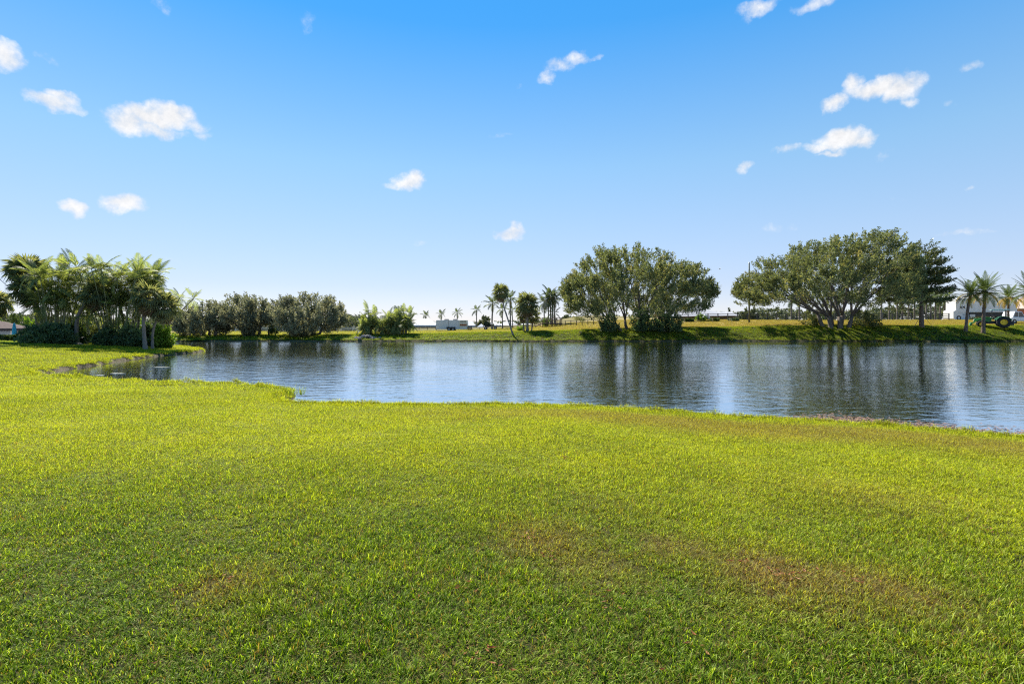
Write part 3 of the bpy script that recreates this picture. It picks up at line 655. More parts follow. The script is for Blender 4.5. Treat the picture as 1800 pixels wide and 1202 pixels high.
def palm(name, label, path, D, kind, nf, L, rad, seed, group=None, lo=-50, hi=80, dead=0, gold=0, join=False, bark='palm_bark', cat='palm tree', swell=1.0, wind=0.0, shaft=0, w=1.0):
    """path: photo (column, row) from the foot of the trunk to the crown, all at depth D; the foot is put on the ground"""
    rr = random.Random(seed); b0 = G(path[0][0], D); root = thing(name, label, cat, b0, 0, group)
    pts = [Vector((0, 0, -.2))] + [Vector((X(p, D) - b0.x, rr.uniform(-.05, .05), Z(q, D) - b0.z)) for p, q in path[1:]]
    sp = [Vector(p) for p in catmull([tuple(p) for p in pts], 5, False)]
    n = len(sp); rs = [rad * (1.0 + .45 * max(0, 1 - i / (n * .18))) * (1 - .22 * i / n) * (swell if i > n * .85 else 1) for i in range(n)]
    mb = MB(); fine = []; fr = []
    for i in range(n - 1):
        for t in (0, .5): fine.append(sp[i].lerp(sp[i + 1], t)); fr.append(rs[i] * (1.06 if t else .97))
    fine.append(sp[-1]); fr.append(rs[-1])
    mb.tube(fine, fr, 9); mb.build('trunk', bark, root, smooth=True)
    c = sp[-1]
    if shaft:
        cs = MB(); cs.tube([c - Vector((0, 0, .1)), c + Vector((0, 0, shaft * .5)), c + Vector((0, 0, shaft))], [rad * 1.0, rad * .95, rad * .45], 8)
        cs.build('crownshaft', 'areca' if kind == 'areca' else 'cane', root, smooth=True); c = c + Vector((0, 0, shaft * .9))
    items = []
    tot = nf + dead + gold
    for k in range(tot):
        isdead = k < dead; isgold = dead <= k < dead + gold
        az = k * 2.39996 + rr.uniform(-.25, .25)
        if isdead: el = R(rr.uniform(-86, -58)); kd = 'deadfrond' if kind == 'sabal' else 'date_gold'
        elif isgold: el = R(rr.uniform(-35, 5)); kd = 'date_gold'
        else:
            f = (k - dead - gold + .5) / nf; el = R(lo + (hi - lo) * f ** .85 + rr.uniform(-7, 7)); kd = kind
        if wind: az = az + wind * math.sin(az + math.pi / 2 * 0) * .8
        v = 0 if el > R(45) else (1 if el > R(5) else 2)
        ln = L * rr.uniform(.85, 1.12) * (.8 if isdead else 1)
        items.append((FR[kd, v], frond_matrix(c + Vector((0, 0, rr.uniform(-.12, .08) - (.25 if isdead else 0))), az, el, ln, rr.uniform(-.3, .3), w), kd))
    if join:
        for kd in sorted({i[2] for i in items}):
            joined('crown' if kd == kind else 'dry_fronds', [(a, b_) for a, b_, q in items if q == kd], M[kd], root)
    else:
        for me, mw, kd in items: link('frond' if kd == kind else 'dry_frond', me, root, mw)
    return root

def cane_clump(name, label, px, D, ncane, ytop, spread, seed, group=None, L=1.7, nf=6, rad=.045, base_r=.6, leafy=.35):
    """clustering palm: many thin canes fanning out of one foot, each with its tuft of fronds"""
    rr = random.Random(seed); b0 = G(px, D); root = thing(name, label, 'palm clump', b0, 0, group)
    H = Z(ytop, D) - b0.z
    for k in range(ncane):
        a = rr.uniform(0, 6.283); q = rr.random() ** .5
        f = Vector((math.cos(a) * q * base_r, math.sin(a) * q * base_r, -.1)); low = rr.random() < leafy
        h = H * (rr.uniform(.25, .55) if low else rr.uniform(.5, 1.0)); h = max(h - L * .3, .4)
        e = f + Vector((math.cos(a) * q * spread * h / H, math.sin(a) * q * spread * .8 * h / H, h))
        m_ = f.lerp(e, .5) - Vector((math.cos(a), math.sin(a), 0)) * q * spread * .12
        pts = bez(f, m_, e, 6); mb = MB(); mb.tube(pts, [rad * (1 - .35 * i / 5) for i in range(6)], 6)
        cane = mb.build('cane', 'cane', root, smooth=True)
        for j in range(nf):
            az = j * 2.4 + rr.uniform(-.4, .4); el = R(rr.choice((80, 64, 48, 30, 10, -12, -30, 70, 20, 40)) + rr.uniform(-8, 8)); v = 0 if el > R(50) else (1 if el > R(15) else 2)
            link('frond', FR['areca', v], cane, frond_matrix(e, az, el, L * rr.uniform(.75, 1.15), rr.uniform(-.4, .4)))
    return root

# ------------------------------------------------------------------ the two great figs and the tree beside them
broad_tree('fig_tree', 'wide domed grey-green fig tree with dense dark shrubs round its many trunks', 1120, 66.5,
    [(982, 490, 515), (995, 474, 545), (1020, 456, 560), (1045, 436, 558), (1065, 425, 555), (1085, 432, 550), (1105, 424, 552), (1125, 428, 556), (1145, 438, 558), (1180, 446, 552), (1210, 458, 546), (1235, 472, 540), (1250, 485, 530), (1262, 508, 524)],
    [(-2.9, .2, .2, 1.5), (-2.2, -.5, .16, 1.3), (-1.2, .6, .2, 1.4), (0.3, 0, .22, 1.5), (1.0, .9, .18, 1.3), (2.2, -.1, .2, 1.4), (3.2, .5, .17, 1.2)], 2000, 44, 11, 'ficus', nlimb=28, L=.25, W=.12, prad=.36)
bush('fig_shrub', 'dark rounded shrub under the domed fig, on the side facing the tractor', 1150, 1201, 65.6, 533, 'shrub', 3, 90, 60)
bush('fig_undergrowth', 'dark leafy undergrowth round the middle trunks of the domed fig', 1108, 1152, 65.8, 538, 'shrub', 5, 90, 60)
bush('fig_shrub', 'dark shrub under the domed fig, on the side facing the palms', 1054, 1086, 65.8, 546, 'shrub', 7, 60, 55)
broad_tree('fig_tree', 'tallest wide fig tree with pale fluted trunks fanning from one base', 1472, 66.5,
    [(1290, 513, 518), (1302, 490, 532), (1325, 462, 540), (1350, 444, 538), (1375, 446, 536), (1395, 430, 530), (1415, 420, 528), (1435, 420, 530), (1460, 411, 535), (1480, 417, 540), (1500, 404, 545), (1525, 401, 545), (1545, 408, 540), (1560, 398, 535), (1580, 412, 530), (1592, 428, 525), (1600, 445, 520)],
    [(-1.9, .1, .24, 1.9), (-1.2, -.5, .26, 1.7), (-.5, .4, .25, 1.6), (.1, -.4, .3, 1.7), (.7, .4, .26, 1.6), (1.3, -.3, .25, 1.7), (1.8, .3, .2, 1.6)], 2200, 44, 21, 'ficus', nlimb=32, L=.25, W=.12, prad=.36)
bush('fig_sprouts', 'leafy low sprouts spreading from the foot of the tallest fig', 1495, 1545, 66.5, 546, 'ficus', 9, 60, 45, up=.2)
bush('fig_sprouts', 'thin green sapling growing between the pole and the tallest fig', 1412, 1440, 68, 548, 'ficus', 10, 28, 40, up=.5)
root = broad_tree('staked_tree', 'dark layered tree with a single flared trunk held by slanting stakes', 1620, 66.2,
    [(1548, 480, 530), (1562, 452, 535), (1576, 440, 534), (1592, 434, 536), (1610, 424, 538), (1622, 422, 538), (1636, 430, 532), (1650, 440, 530), (1668, 480, 526)],
    [(0, 0, .27, 3.4)], 520, 52, 31, 'dark_tree', 'dark_bark', nlimb=16, L=.25, W=.12, flat=.9, depth=.95, plume=1.5, prad=.26, lumpy=0, tiers=7)
st = MB(); st.tube([(-1.15, -.2, -.1), (-.1, 0, 1.55)], .035, 6); st.build('stake', 'wood', root)
st = MB(); st.tube([(1.4, -.1, -.1), (.12, 0, 1.75)], .022, 6); st.build('stake', 'wood', root)

# figs on the left of the far bank
lg = None
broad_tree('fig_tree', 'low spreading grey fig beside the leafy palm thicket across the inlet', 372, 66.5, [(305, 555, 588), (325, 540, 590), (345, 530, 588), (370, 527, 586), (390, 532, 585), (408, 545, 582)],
    [(-1.2, 0, .18, .8), (-.4, .3, .18, .8), (.6, -.2, .2, .9)], 430, 46, 41, 'ficus_olive_hazed', nlimb=9, lumpy=15, L=.25, W=.13)
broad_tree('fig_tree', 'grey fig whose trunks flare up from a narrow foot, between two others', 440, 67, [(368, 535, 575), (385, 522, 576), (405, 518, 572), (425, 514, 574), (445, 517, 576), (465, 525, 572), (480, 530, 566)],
    [(-.8, 0, .2, 1.0), (-.2, .4, .2, 1.0), (.5, -.2, .22, 1.1), (1.0, .2, .18, 1.0)], 500, 46, 43, 'ficus_olive_hazed', nlimb=16, lumpy=15, L=.25, W=.13)
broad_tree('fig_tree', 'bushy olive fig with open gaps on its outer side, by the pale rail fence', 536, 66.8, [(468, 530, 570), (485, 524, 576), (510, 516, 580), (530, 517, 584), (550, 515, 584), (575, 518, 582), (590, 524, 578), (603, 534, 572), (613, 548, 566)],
    [(-1.4, 0, .2, .9), (-.6, .4, .2, .9), (.2, -.2, .22, .9), (1.0, .2, .2, 1.0), (1.7, 0, .18, 1.0)], 680, 46, 45, 'ficus_olive_hazed', nlimb=20, lumpy=15, L=.25, W=.13)
bush('fig_undergrowth', 'dense brushy growth at the foot of the bushy olive fig', 510, 560, 66, 562, 'ficus_olive_hazed', 46, 60, 50)
bush('fig_undergrowth', 'dense brushy growth at the foot of the narrow-footed fig', 424, 456, 66.4, 565, 'ficus_olive_hazed', 47, 40, 50)
root = thing('clipped_tree', 'small clipped round tree on a bent trunk between the figs', 'tree', G(474, 67.5))
mb = MB(); mb.tube(bez(Vector((0, 0, -.1)), Vector((-.5, 0, .5)), Vector((.3, 0, 1.3)), 6), [.1, .09, .08, .07, .06, .05], 7); mb.build('trunk', 'dark_bark', root, smooth=True)
r_ = np.random.default_rng(5); C = rand_dirs(40, r_) * .6 * r_.random((40, 1)) ** .4 + np.array([.55, 0, .75]); Vl, Fl, T = plume_leaves(C, rand_dirs(40, r_), 45, .4, .25, .16, .09, r_); mesh_obj('crown', Vl, Fl, 'shrub', root, T)

# ------------------------------------------------------------------ palms on the far bank
palm('leaning_palm', 'slender fan palm leaning out from the very edge of the bank', [(903, 590), (893, 562), (886, 540), (881, 514)], 64.2, 'sabal', 30, 1.25, .1, 61, lo=-50, dead=10)
palm('fan_palm', 'stout fan palm with a tall shaggy crown and brown skirt', [(927, 582), (927, 560), (926, 534)], 67.5, 'sabal', 32, 1.75, .18, 62, lo=-50, dead=14)
palm('fan_palm', 'short fan palm hugging the stout one on the leaning palm side', [(921, 582), (920, 566), (919, 552)], 68.2, 'sabal', 18, 1.1, .1, 63, lo=-60, dead=8)
palm('fan_palm', 'low fan palm tucked behind the stout one on the domed fig side', [(934, 581), (936, 568), (937, 556)], 68.6, 'sabal', 22, 1.2, .1, 64, lo=-60, dead=2)
palm('royal_palm', 'windblown tall palm behind the black flatbed trailers', [(865, 577), (865, 560), (866, 541)], 92, 'royal', 13, 2.0, .15, 65, lo=-30, shaft=.9)
palm('royal_palm', 'tall thin palm between the leaning palm and the stout fan palm', [(898, 577), (897, 555), (897, 533)], 90, 'royal', 13, 2.0, .13, 66, lo=-35, shaft=.9)
palm('royal_palm', 'small palm whose trunk crosses behind the leaning palm', [(883, 577), (883, 562), (883, 548)], 96, 'royal', 10, 1.6, .12, 67, lo=-40, shaft=.5)
palm('royal_palm', 'short palm just behind the tall thin one', [(901, 577), (901, 565), (900, 549)], 98, 'royal', 10, 1.5, .11, 68, lo=-40, shaft=.5)
g5 = 'palms above the timber platform'
for (p0, q0, p1, q1, sd, lab) in ((957, 564, 956, 538, 1, 'palm nearest the stout fan palm, above the timber platform'), (964, 566, 964, 532, 2, 'tall palm with a drooping crown above the timber platform stairs'),
                                  (968, 566, 967, 524, 3, 'tallest palm of the row above the timber platform'), (971, 566, 971, 528, 4, 'yellowing palm in the middle of the row above the timber platform'), (975, 566, 974, 533, 5, 'palm nearest the domed fig, above the timber platform')):
    palm('royal_palm', lab, [(p0, q0), ((p0 + p1) / 2, (q0 + q1) / 2), (p1, q1)], 100, 'royal', 12, 2.3, .13, 70 + sd, g5, lo=-50, shaft=.8, gold=3 if sd == 4 else 0)
palm('small_palm', 'short palm leaning against the platform palms', [(977, 566), (975, 558), (974, 550)], 98, 'royal', 9, 1.6, .1, 79, lo=-45)
cane_clump('areca_clump', 'narrow clump of bushy palms behind the rock pile', 646, 66.5, 26, 538, 1.1, 81, L=1.5, nf=6, base_r=.5, leafy=.6)
cane_clump('areca_clump', 'broad thicket of bushy palms next to the white pavilion', 680, 66.8, 34, 538, 1.3, 82, L=1.5, nf=6, base_r=.9, leafy=.6)
cane_clump('areca_clump', 'bushy palms at the pavilion end of the broad thicket', 705, 66.8, 30, 540, 1.2, 83, L=1.5, nf=6, base_r=.8, leafy=.6)
for (px_, yb, yt, D_, sd, lab) in ((749, 577, 557, 170, 1, 'far palm rising behind the pavilion roof'), (776, 577, 555, 165, 2, 'far palm over the front half of the horse trailer'), (804, 577, 553, 160, 3, 'far green palm over the back half of the horse trailer'), (838, 577, 548, 150, 4, 'far tall thin palm between the horse trailer and the black trailers')):
    palm('far_palm', lab, [(px_, yb), (px_ - .3, (yb + yt) / 2), (px_ - .5, yt)], D_, 'royal', 11, 2.1, .16, 90 + sd, 'palms far behind the horse trailer', lo=-35, join=True, shaft=.5)

# ------------------------------------------------------------------ date palms by the tractor
palm('date_palm', 'date palm with a leaning trunk beside the tractor bucket', [(1697, 570), (1701, 545), (1706, 516)], 64.6, 'date', 34, 2.35, .17, 101, lo=-28, gold=5, bark='dark_bark')
palm('date_palm', 'full round date palm standing right in front of the tractor', [(1728, 570), (1729, 545), (1732, 512)], 64.2, 'date', 40, 2.55, .19, 102, lo=-30, gold=7, bark='dark_bark')
palm('date_palm', 'golden date palm behind the tractor canopy', [(1773, 566), (1773, 545), (1773, 522)], 71, 'date', 22, 2.1, .15, 103, lo=-20, gold=14, bark='dark_bark')
palm('date_palm', 'date palm in front of the tan roofed house, crown cut by the picture edge', [(1812, 570), (1811, 545), (1810, 514)], 66, 'date', 34, 2.8, .18, 104, lo=-30, gold=8, bark='dark_bark')

# ------------------------------------------------------------------ thicket on the left spit
cane_clump('areca_clump', 'tall clump of palm canes between the fan palm and the bent palm', 102, 40.5, 26, 456, 1.5, 111, L=1.6, nf=8, base_r=.9, leafy=.05)
cane_clump('areca_clump', 'widest fan of pale palm canes, beside the white-trunked palm', 203, 41, 34, 460, 2.6, 112, L=1.6, nf=8, base_r=.9, leafy=.05)
cane_clump('areca_clump', 'thin canes between the widest fan and the white-trunked palm', 236, 42, 14, 470, 1.2, 113, L=1.6, nf=10, base_r=.5, leafy=.1)
cane_clump('areca_clump', 'leafy canes behind the bent palm', 148, 43, 12, 488, 1.3, 114, L=1.6, nf=8, base_r=.8, leafy=.05)
palm('fan_palm', 'tallest fan palm of the thicket, crown above the house side', [(70, 608), (67, 570), (58, 520), (48, 478)], 41.5, 'sabal', 34, 1.6, .15, 121, lo=-40, dead=2)
palm('fan_palm', 'lower fan palm beneath the tallest one, drooping towards the house', [(82, 608), (76, 575), (62, 530), (50, 510)], 40.5, 'sabal', 26, 1.4, .13, 122, lo=-50, dead=4)
palm('bent_palm', 'palm with a thick trunk bending over the gap in the thicket', [(136, 606), (135, 575), (141, 548), (158, 528), (172, 518)], 40, 'sabal', 26, 1.3, .14, 123, lo=-45, dead=6)
palm('fan_palm', 'white-trunked fan palm at the end of the thicket', [(256, 608), (252, 580), (253, 550), (262, 524)], 38.6, 'sabal', 30, 1.35, .13, 124, lo=-45, dead=6)
palm('fan_palm', 'fan palm with a thin trunk leaning towards the lake', [(268, 606), (268, 585), (276, 562), (289, 540)], 39.4, 'sabal', 28, 1.3, .09, 125, lo=-55, dead=4)
palm('fan_palm', 'topmost feathery palm over the white-trunked one', [(238, 604), (244, 560), (258, 498)], 42.5, 'sabal', 26, 1.4, .12, 126, lo=-40)
palm('thin_palm', 'thin palm with a yellow-green head leaning out over the inlet', [(284, 603), (296, 572), (320, 545), (340, 525)], 41, 'areca', 11, .95, .055, 127, lo=-50)
palm('thin_palm', 'shorter thin palm with a yellow-green head beside the lake end of the thicket', [(278, 604), (290, 575), (306, 548), (315, 524)], 41.5, 'areca', 12, 1.05, .055, 128, lo=-50)
palm('edge_palm', 'palm behind the house roof, crown cut by the picture edge', [(-8, 600), (-7, 570), (-6, 532)], 46, 'sabal', 30, 1.4, .16, 129, lo=-60, dead=4)
bush('big_shrub', 'big dark green shrub spilling onto the lawn by the hedge', 37, 128, 38.8, 574, 'shrub', 131, 230, 70, L=.26, W=.1, depth=.5)
bush('shrub', 'loose green shrub under the bent palm', 112, 150, 40.5, 572, 'hedge', 132, 60, 50, depth=.6)
bush('shrub', 'dark shrub at the foot of the widest cane fan', 168, 206, 40, 582, 'shrub', 133, 80, 60, depth=.6)
bush('shrub', 'dark shrub between the cane fan and the white trunk', 205, 252, 40.2, 578, 'shrub', 134, 90, 60, depth=.6)
bush('shrub', 'dark thicket behind the small white sign', 134, 180, 44.5, 572, 'dark_tree', 135, 110, 60, depth=.5)
bush('shrub', 'bright yellow-green shrub at the water end of the thicket', 272, 302, 41, 572, 'bright_shrub', 136, 70, 55, depth=.6)
bush('shrub', 'dark shrub behind the thin palms', 252, 282, 43, 566, 'shrub', 137, 70, 55, depth=.6)

# ------------------------------------------------------------------ background trees
r_ = np.random.default_rng(77)
TOPS = [(-900, 545), (-300, 548), (0, 554), (300, 562), (590, 558), (635, 556), (655, 566), (720, 571), (830, 571), (960, 570), (990, 564), (1060, 560), (1200, 553), (1300, 549), (1350, 542), (1420, 546), (1500, 546), (1560, 541), (1650, 536), (1700, 540), (1800, 536), (2100, 538), (2700, 540)]
def treeline(name, label, D, px0, px1, n, L, seed, lift=0):
    r = np.random.default_rng(seed); pp = r.uniform(px0, px1, n); dd = D * r.uniform(.93, 1.1, n); x = (pp - HX) / F * dd
    base = terrain(x, dd); top = EYE - (np.interp(pp, *zip(*TOPS)) + lift + 2.2 * np.sin(pp * .21 + seed) + 1.6 * np.sin(pp * .067 * seed) - HY) / F * dd
    top = np.maximum(top, base + 1.0)
    C = np.stack([x, dd, base + (top - base) * r.random(n) ** .7 - .3], 1); A = rand_dirs(n, r) + np.array([0, 0, .8]); A /= np.linalg.norm(A, axis=1, keepdims=True)
    Vl, Fl, T = plume_leaves(C, A, 26, 1.5, .8, L, L * .5, r)
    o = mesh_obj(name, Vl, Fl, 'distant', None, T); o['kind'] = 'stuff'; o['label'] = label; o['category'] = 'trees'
treeline('distant_trees', 'far-off line of haze-tinted trees along the horizon', 175, -500, 2300, 6200, .8, 3)
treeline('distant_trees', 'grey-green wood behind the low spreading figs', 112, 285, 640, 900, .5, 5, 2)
gb = 'garden trees behind the brown roofed house'
bush('garden_tree', 'green tree behind the house roof at the picture edge', -40, 14, 66, 546, 'bright_shrub', 141, 90, 50, cat='tree', group=gb)
root = bush('garden_tree', 'orange flowered tree above the house roof', 12, 44, 68, 550, 'hedge', 142, 80, 50, cat='tree', group=gb)
C = np.array([[rng.uniform(-1.2, .4), -1.4, rng.uniform(1.6, 2.4)] for _ in range(9)]); Vl, Fl, T = plume_leaves(C, rand_dirs(9, rng), 18, .3, .22, .14, .1, rng); mesh_obj('flowers', Vl, Fl, 'red_flower', root, T)
bush('garden_tree', 'yellow-green tree between the house roof and the tallest fan palm', 38, 78, 70, 559, 'bright_shrub', 143, 80, 50, cat='tree', group=gb)
bush('garden_tree', 'pale green tree seen through the gap under the bent palm', 112, 176, 62, 556, 'hedge', 144, 110, 50, cat='tree', group=gb)
bush('garden_tree', 'sunlit tree seen between the canes and the white trunk', 200, 262, 64, 560, 'bright_shrub', 145, 90, 50, cat='tree', group=gb)
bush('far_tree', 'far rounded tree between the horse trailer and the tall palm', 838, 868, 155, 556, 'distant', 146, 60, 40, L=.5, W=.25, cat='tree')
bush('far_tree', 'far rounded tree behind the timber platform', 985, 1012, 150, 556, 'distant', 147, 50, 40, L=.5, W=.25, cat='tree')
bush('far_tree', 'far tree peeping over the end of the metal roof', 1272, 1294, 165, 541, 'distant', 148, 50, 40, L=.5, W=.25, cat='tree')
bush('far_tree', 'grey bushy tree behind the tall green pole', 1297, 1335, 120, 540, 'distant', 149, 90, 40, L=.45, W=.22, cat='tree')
bush('shrub', 'yellow-green shrub behind the timber platform stairs', 953, 966, 95, 558, 'bright_shrub', 150, 24, 40)
bush('shrub', 'small yellow-green shrub beside the stout fan palm', 911, 921, 72, 575, 'bright_shrub', 151, 16, 36, L=.16)
bush('shrub', 'golden shrub among the clipped hedges', 1222, 1242, 90, 555, 'bright_shrub', 152, 40, 40)
bush('shrub', 'low shrub behind the fence near the sapling', 1425, 1450, 95, 556, 'hedge', 153, 40, 40)
RP = [1549, 1563, 1577, 1586, 1597, 1607, 1628, 1636, 1644, 1652, 1660, 1668, 1391, 1405]
for k, p in enumerate(RP):
    far2 = p < 1500
    palm('row_palm', 'thin palm trunk seen under the tallest fig' if far2 else 'pale trunked palm of the row behind the staked tree', [(p, 556), (p + .2, 540), (p + .4, 531 if far2 else 524 + (k * 37 % 7))], 128 + (k * 13 % 11), 'royal', 12, 2.6, .2, 300 + k,
         'palms under the tallest fig' if far2 else 'row of palms behind the staked tree', lo=-45, join=True, shaft=.8)

# ------------------------------------------------------------------ fences
def fence(name, label, px0, D0, px1, D1, step, H, nrail, m, post=.1, rail=.12):
    a, b_ = G(px0, D0), G(px1, D1); root = thing(name, label, 'fence', a); v = b_ - a; v.z = 0; Ln = v.length; n = max(1, round(Ln / step)); pts = []
    for k in range(n + 1):
        p = a + v * (k / n); p.z = gz(p.x, p.y); pts.append(p - a)
    pm = MB(); pm.box((0, 0, H / 2 - .15), (post, post, H + .3)); pme = make_mesh('post', pm.v, pm.f, m)
    for p in pts: link('post', pme, root, Matrix.Translation(p))
    for k in range(n):
        for j in range(nrail):
            z = H * (1 - .12 - j * .8 / max(1, nrail)); q = MB(); p0, p1 = pts[k] + Vector((0, -post * .5 - .02, z)), pts[k + 1] + Vector((0, -post * .5 - .02, z)); d = p1 - p0
            rot = d.to_track_quat('X', 'Z').to_matrix(); q.box((p0 + p1) / 2, (d.length, .035, rail), rot); q.build('rail', m, root)
    return root
fence('rail_fence', 'black post and rail fence crossing below the grassy mound', 984, 90, 1064, 87, 1.05, .95, 3, 'black', .11, .07)
fence('rail_fence', 'long black post and rail fence behind the two biggest figs', 1192, 89, 1668, 92, 1.75, 1.25, 3, 'black', .13, .09)
fence('rail_fence', 'pale rail fence behind the grey figs', 372, 98, 640, 101, 2.2, .85, 2, 'pale_rail', .1, .13)
fence('rail_fence', 'low dark rail fence between the palm thicket and the horse trailer', 722, 112, 766, 112, 2.0, .75, 2, 'wood', .1, .1)
fence('rail_fence', 'reddish rail fence behind the leaning palm and the stout fan palm', 884, 96, 950, 94, 1.6, .9, 3, 'wood', .1, .1)
fence('rail_fence', 'pale rail fence in front of the brick house', 1786, 84, 1850, 84, 1.8, 1.2, 3, 'canopy', .12, .12)

# clipped hedges
def hedge(label, px0, px1, D, ytop, seed, leaf='hedge', n=60, nl=60, dep=.8):
    r = np.random.default_rng(seed); b0 = G((px0 + px1) / 2, D); root = thing('clipped_hedge', label, 'hedge', b0)
    hw = abs(X(px1, D) - X(px0, D)) / 2; H = Z(ytop, D) - b0.z
    C = np.stack([r.uniform(-hw, hw, n), r.uniform(-dep, dep, n) / 1, r.uniform(.1, max(.2, H - .15), n)], 1); Vl, Fl, T = plume_leaves(C, rand_dirs(n, r), nl, .4, .3, .15, .09, r)
    Vl[:, 2] = np.clip(Vl[:, 2], -.05, H); Vl[:, 0] = np.clip(Vl[:, 0], -hw, hw); Vl[:, 1] = np.clip(Vl[:, 1], -dep - .1, dep + .1)
    mesh_obj('foliage', Vl, Fl, leaf, root, T)
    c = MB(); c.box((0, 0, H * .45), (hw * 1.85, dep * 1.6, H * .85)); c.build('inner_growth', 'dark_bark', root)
hedge('long clipped hedge in front of the brown roofed house', -70, 38, 44.5, 588, 161, n=260, nl=70, dep=.5)
hedge('clipped hedge block beside the domed fig', 1200, 1219, 86, 559, 162)
hedge('low clipped hedge under the small white peaked tent', 1226, 1248, 86, 563.5, 163)
hedge('tall clipped hedge block between the peaked tent and the open rails', 1250, 1262, 86, 558.5, 164)
hedge('dark clipped hedge block in front of the end of the metal roof', 1283, 1296, 86, 559, 165, 'shrub')

# ------------------------------------------------------------------ buildings and tents
def hip_roof(mb, cx, cy, z0, z1, hx, hy, rx, mi=0):
    mb.add([(cx - hx, cy - hy, z0), (cx + hx, cy - hy, z0), (cx + hx, cy + hy, z0), (cx - hx, cy + hy, z0), (cx - rx, cy, z1), (cx + rx, cy, z1),
            (cx - hx, cy - hy, z0 - .12), (cx + hx, cy - hy, z0 - .12), (cx + hx, cy + hy, z0 - .12), (cx - hx, cy + hy, z0 - .12)],
           [(0, 1, 5, 4), (1, 2, 5), (2, 3, 4, 5), (3, 0, 4), (0, 6, 7, 1), (1, 7, 8, 2), (2, 8, 9, 3), (3, 9, 6, 0), (9, 8, 7, 6)], mi)
def tent(name, label, px0, px1, D, yapex, yeave, ridge=.25, group=None, skirt=True, post=.12):
    b0 = G((px0 + px1) / 2, D); hw = abs(X(px1, D) - X(px0, D)) / 2; za, ze = Z(yapex, D) - b0.z, Z(yeave, D) - b0.z
    root = thing(name, label, 'tent', b0, 0, group); dp = min(hw, 6.0)
    m_ = MB(); hip_roof(m_, 0, 0, ze, za, hw, dp, hw * ridge); m_.build('roof', 'tent', root)
    if skirt:
        m_ = MB(); m_.box((0, -dp + .06, ze - .38), (hw * 2 - .1, .04, .5)); m_.build('valance', 'tent', root)
    n = max(2, int(hw * 2 / 3.2) + 1)
    for k in range(n):
        x = -hw + .2 + (2 * hw - .4) * k / (n - 1)
        for y in (-dp + .2, dp - .2):
            m_ = MB(); m_.tube([(x, y, gz(b0.x + x, b0.y + y) - b0.z - .1), (x, y, ze - .13)], post * .5, 6); m_.build('post', 'steel', root)
    return root
tent('pavilion_tent', 'large white hip roofed pavilion beside the palm thicket', 721, 770, 150, 560.5, 571, .3)
tent('pavilion_tent', 'white tent right behind the tail of the horse trailer', 815, 836, 160, 565, 572, .5)
tent('peaked_tent', 'small white peaked tent near the far tall thin palm', 839, 853, 140, 569, 574.5, .02)
tent('pavilion_tent', 'long low white tent behind the leaning palm', 853, 912, 165, 566, 571.5, .7)
tent('pavilion_tent', 'long low white tent behind the stout fan palm', 914, 955, 160, 568.5, 572.5, .8)
tent('peaked_tent', 'small white peaked tent over the clipped hedges', 1233, 1247, 96, 551.5, 559, .02, skirt=False)
# long metal roofed barn
D = 138; b0 = G(1232, D); root = thing('metal_barn', 'long low barn with a pale metal roof behind the clipped hedges', 'barn', b0)
hw = X(1298, D) - b0.x; ze, zr = Z(556, D) - b0.z, Z(541, D) - b0.z
m_ = MB(); m_.box((0, 5, ze / 2 - .1), (hw * 2 - 1, 9, ze + .1)); m_.build('wall', 'wood', root)
m_ = MB(); m_.add([(-hw, -.8, ze), (hw * .65, -.8, ze), (hw * .6, 5, zr - 1.0), (hw * .1, 5, zr), (-hw, 5, zr), (-hw, 10.8, ze), (hw * .65, 10.8, ze)], [(0, 1, 2, 3, 4), (4, 3, 2, 6, 5), (1, 6, 2)]); m_.build('roof', 'metal_roof', root)
m_ = MB(); m_.add([(hw * .45, -1.2, ze + .05), (hw, -1.2, ze + .05), (hw, 4.4, Z(547.5, D) - b0.z), (hw * .45, 4.4, Z(547.5, D) - b0.z), (hw, 10, ze + .05), (hw * .45, 10, ze + .05)], [(0, 1, 2, 3), (3, 2, 4, 5), (1, 4, 2)]); m_.build('end_roof', 'metal_roof', root)
for k in range(6):
    m_ = MB(); x = -hw + 2.4 + k * hw * .32; m_.box((x, .44, ze * .45), (2.0, .12, ze * .7)); m_.build('stall_door', 'white_paint' if k % 2 else 'dark_wood', root)
# brown roofed house on the left
D = 57; hr = R(40); gl = gz(-57, 57); hc = Vector((X(43, D), D, 0)) - Matrix.Rotation(hr, 3, 'Z') @ Vector((7, -5.2, 0)); root = thing('house', 'brown hip roofed house with a screened porch behind the long hedge', 'house', (hc.x, hc.y, gl), hr)
ze, zr = Z(577, D) - gl, Z(562, D + 4) - gl
m_ = MB(); hip_roof(m_, 0, 0, ze, zr, 7, 5.2, 4.2); m_.build('roof', 'roof_brown', root)
m_ = MB(); m_.box((0, -5.16, ze - .18), (14.05, .1, .22)); m_.build('fascia', 'dark_wood', root)
m_ = MB(); m_.box((-.3, .3, (ze - .3) / 2 - .1), (12.2, 9, ze - .1)); m_.build('wall', 'stucco', root)
for k in range(4):
    w_ = MB(); w_.box((4.0 - k * 2.7 - .35, -4.24, ze * .38), (2.5, .1, ze * .6)); pw = w_.build('screen_opening', 'dark_glass', root)
    w_ = MB(); w_.box((5.25 - k * 2.7 - .35, -4.3, ze * .4), (.09, .09, ze * .66)); w_.build('mullion', 'dark_wood', pw)
w_ = MB(); w_.box((6.3, -4.6, ze / 2 - .2), (.18, .18, ze)); w_.build('downpipe', 'dark_wood', root)
